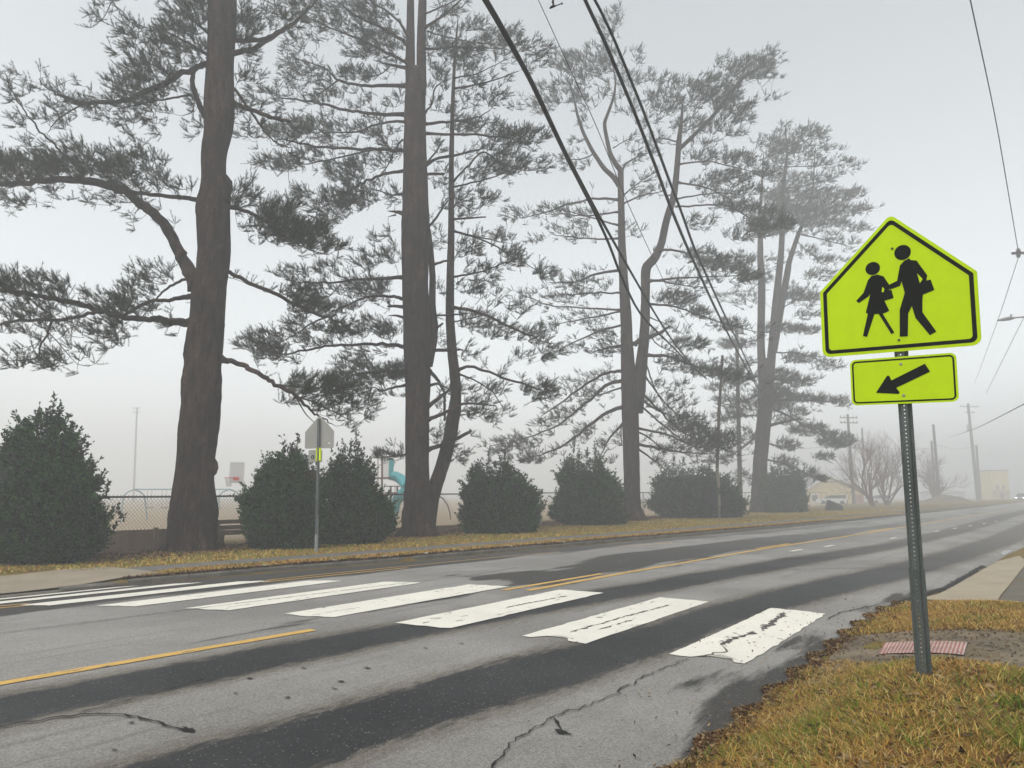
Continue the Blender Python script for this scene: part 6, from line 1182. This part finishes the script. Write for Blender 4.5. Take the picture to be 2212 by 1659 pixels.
# ------------------------------------------------------------------ grass
def in_poly(x, y, P):
    P = np.asarray(P); ins = np.zeros(len(x), bool); j = len(P)-1
    for i in range(len(P)):
        c = ((P[i, 1] > y) != (P[j, 1] > y)) & (x < (P[j, 0]-P[i, 0])*(y-P[i, 1])/(P[j, 1]-P[i, 1]+1e-12)+P[i, 0]); ins ^= c; j = i
    return ins
STRAW = np.array([[.46, .29, .07], [.52, .38, .14], [.33, .17, .04], [.22, .095, .03], [.21, .21, .03], [.07, .15, .016]])
def grass(name, S, N, h, wd, g, green=.2, flat_=.35, clump=None, seg=3, lum=1.):
    n = len(S); X, Y = xy(S, N); z = zg(S, N); base = np.stack([X, Y, z], 1)
    a = g.uniform(0, 2*math.pi, n); lean = g.uniform(.2, 1, n); lean = np.where(g.uniform(0, 1, n) < flat_, g.uniform(1.2, 2.6, n), lean)
    D = np.stack([np.cos(a)*lean, np.sin(a)*lean, np.ones(n)], 1); D /= np.linalg.norm(D, axis=1)[:, None]
    side = np.stack([-np.sin(a), np.cos(a), np.zeros(n)], 1)
    l = h*g.uniform(.45, 1.2, n)
    nz_ = np.sin(S*2.3+N*3.1+1)*np.sin(N*2.7-S*1.7)+.5*np.sin(S*6+N*5); gr = np.clip(green+.22*nz_, .02, .8)
    u = g.uniform(0, 1, n); isg = u < gr
    if clump is not None:
        for (cs, cn, cr) in clump: m = ((S-cs)**2+(N-cn)**2) < cr*cr*g.uniform(.3, 1.6, n); isg |= m & (g.uniform(0, 1, n) < .9); l = np.where(m, l*1.5, l)
    pick = g.integers(0, 4, n); c = STRAW[pick]; c = np.where(isg[:, None], np.where(g.uniform(0, 1, (n, 1)) < .5, STRAW[5], STRAW[4]), c)*g.uniform(.6, 1.25, (n, 1))*lum
    T = np.linspace(0, 1, seg+1); V = []
    for t in T:
        p = base+D*(l*t)[:, None]+np.stack([np.cos(a), np.sin(a), -np.ones(n)*.9], 1)*(l*.35*t*t)[:, None]
        p[:, 2] = np.maximum(p[:, 2], z+.004+.01*t)
        w_ = wd*(1-t*.9); V += [p-side*w_/2, p+side*w_/2] if t < 1 else [p]
    V = np.stack(V, 1); k = V.shape[1]; o = np.arange(n)[:, None]*k
    q = np.vstack([o+np.array([[2*i, 2*i+1, 2*i+3, 2*i+2]]) for i in range(seg-1)]); tr = o+np.array([[2*seg-2, 2*seg-1, 2*seg]])
    mb = MB(); mb.add(V.reshape(-1, 3), q); mb.f.setdefault((3, 0), []).append(tr); 
    ob = mb.build(name, M['blade'], col=np.repeat(c, k, 0)); return tag(ob, kind='stuff')
g = np.random.default_rng(77)
def scatter(n, poly, g):
    P = np.array(poly); lo, hi = P.min(0), P.max(0); S = g.uniform(lo[0], hi[0], n); N = g.uniform(lo[1], hi[1], n); m = in_poly(S, N, P); return S[m], N[m]
mound = [(-1, 1.62), (3.0, 1.66), (4.0, 1.68), (5.0, 1.62), (6.0, 1.60), (6.9, 1.52), (7.05, 1.35), (6.75, 1.1), (6.1, .85), (5.95, .5), (5.9, .15), (5.55, -.2), (4.8, -.38), (3.6, -.5), (-1, -.65)]
jg = lambda S, N: (S, N+.05*np.sin(S*9)+.03*np.sin(S*23))
S_, N_ = scatter(200000, mound, g); S_, N_ = jg(S_, N_); k = N_ < nedge(S_)+.05*np.sin(S_*7); S_, N_ = S_[k], N_[k]
keep = (g.uniform(0, 1, len(S_)) < np.clip(.45+.55*np.sin(S_*3.3+N_*2)*np.sin(N_*4.1)+.5, .35, 1)) & (S_ > 1.2)
S_, N_ = S_[keep], N_[keep]
grass('grass', S_, N_, .070, .0048, g, green=.25, flat_=.5, clump=[(3.95, .0, .13), (3.4, .9, .07), (4.7, .1, .10), (2.9, .5, .08), (5.3, .05, .12), (3.3, .2, .08), (4.3, 1.0, .06), (4.5, .6, .06), (3.7, .45, .05), (5.0, .35, .05), (3.05, 1.1, .06), (3.0, .0, .1), (5.2, .9, .05)])
n = 4200; S_ = g.uniform(3.0, 5.5, n); N_ = g.uniform(-.45, .25, n); k = g.uniform(0, 1, n) < .25+.75*np.clip(np.sin(S_*5)*np.sin(N_*6+1), 0, 1); grass('grass', S_[k], N_[k], .125, .0050, g, green=.55, flat_=.25, seg=4)
n = 1500; S_ = g.uniform(2.2, 5.6, n); N_ = g.uniform(.25, 1.4, n); k = np.sin(S_*4.1+N_*3)*np.sin(N_*7) > .55; grass('grass', S_[k], N_[k], .11, .0050, g, green=.8, flat_=.15, seg=4)
patch2 = [(8.35, 1.62), (9.4, 1.58), (10.5, 1.5), (11.6, 1.32), (11.85, 1.0), (11.85, -1.5), (8.9, -1.2), (8.6, 0), (8.45, .6), (8.55, 1.1)]
S_, N_ = scatter(90000, patch2, g); S_, N_ = jg(S_, N_); grass('grass', S_, N_, .075, .0075, g, green=.10, flat_=.5)
# thatch under the blades: fallen leaves and litter at the edge
def litter(name, S, N, sz, cols, g):
    n = len(S); X, Y = xy(S, N); z = zg(S, N)+.012; c = np.stack([X, Y, z], 1); u = g.normal(0, 1, (n, 3)); u[:, 2] *= .3; u /= np.linalg.norm(u, axis=1)[:, None]; v = np.cross(u, g.normal(0, .25, (n, 3))+[0, 0, 1]); v /= np.linalg.norm(v, axis=1)[:, None]
    s = sz*g.uniform(.5, 1.3, (n, 1)); V = np.stack([c-u*s, c+v*s*.45, c+u*s, c-v*s*.45], 1).reshape(-1, 3); V[:, 2] += .006
    C = np.array(cols)[g.integers(0, len(cols), n)]*g.uniform(.6, 1.3, (n, 1)); mb = MB(); mb.add(V, np.arange(4*n).reshape(-1, 4)); return tag(mb.build(name, M['blade'], col=np.repeat(C, 4, 0)), kind='stuff')
DL = [(.09, .045, .022), (.14, .075, .03), (.05, .03, .02), (.24, .17, .09)]
S_ = g.uniform(1.5, 11.5, 9000); N_ = nedge(S_)+.02+np.abs(g.normal(0, .06, 9000))*-1+.05*np.sin(S_*9)+.03; litter('fallen_leaves', S_, N_, .022, DL, g)
S_, N_ = scatter(3500, mound, g); litter('fallen_leaves', S_, N_, .03, DL, g)
S_ = g.uniform(2, 11, 420); N_ = nedge(S_)+np.abs(g.normal(0, .45, 420)); litter('fallen_leaves', S_, N_, .016, DL, g)
S_ = g.uniform(6.3, 8.8, 6000); N_ = g.uniform(-.6, 1.6, 6000); k = g.uniform(0, 1, 6000) < np.clip(.25+.9*np.abs(S_-7.4), 0, 1)*.6; litter('fallen_leaves', S_[k], N_[k], .018, DL, g)
# far verge and lawn
def vergeN(S, a, b, g): return kerb(S)+g.uniform(a, b, len(S))
n = 60000; S_ = 6.6+(60-6.6)*g.uniform(0, 1, n)**1.6; N_ = vergeN(S_, .10, .97, g); k = (S_ > 7.0+(N_-kerb(S_))*1.2); grass('grass', S_[k], N_[k], .11, .016, g, green=.10, flat_=.4, seg=2, lum=1.2)
n = 110000; S_ = 3+(75-3)*g.uniform(0, 1, n)**1.5; N_ = kerb(S_)+2.02+(18.9-kerb(S_)-2.02)*g.uniform(0, 1, n)**1.2; k = ~((S_ < 7) & (N_ < kerb(S_)+3.1)); grass('grass', S_[k], N_[k], .10, .018, g, green=.36, flat_=.4, seg=2, lum=1.35)
n = 20000; S_ = -8+12*g.uniform(0, 1, n); N_ = kerb(S_)+3.05+4*g.uniform(0, 1, n); grass('grass', S_, N_, .09, .016, g, green=.25, flat_=.4, seg=2)
n = 16000; S_ = 7+35*g.uniform(0, 1, n)**1.4; N_ = kerb(S_)+.04+np.abs(g.normal(0, .09, n)); litter('fallen_leaves', S_, N_, .05, DL+[(.12, .05, .03)], g)
n = 22000; S_ = 8+50*g.uniform(0, 1, n)**1.3; N_ = 18.6+g.normal(0, .8, n); litter('pine_straw', S_, N_, .07, [(.11, .05, .03), (.08, .04, .025), (.15, .08, .05)], g)
# ------------------------------------------------------------------ fog
bm = bmesh.new(); bmesh.ops.create_cube(bm, size=1); me = bpy.data.meshes.new('haze'); bm.to_mesh(me); bm.free()
hz = bpy.data.objects.new('haze', me); link(hz); hz.scale = (1400, 1400, 34); hz.location = (0, 0, 12.5); tag(hz, kind='stuff')
fm = bpy.data.materials.new('fog'); fm.use_nodes = True; t = fm.node_tree; t.nodes.clear()
v = t.nodes.new('ShaderNodeVolumePrincipled'); v.inputs['Color'].default_value = (.918, .930, .942, 1); v.inputs['Density'].default_value = FOG; v.inputs['Anisotropy'].default_value = .2
oo = t.nodes.new('ShaderNodeOutputMaterial'); t.links.new(v.outputs[0], oo.inputs['Volume']); me.materials.append(fm)
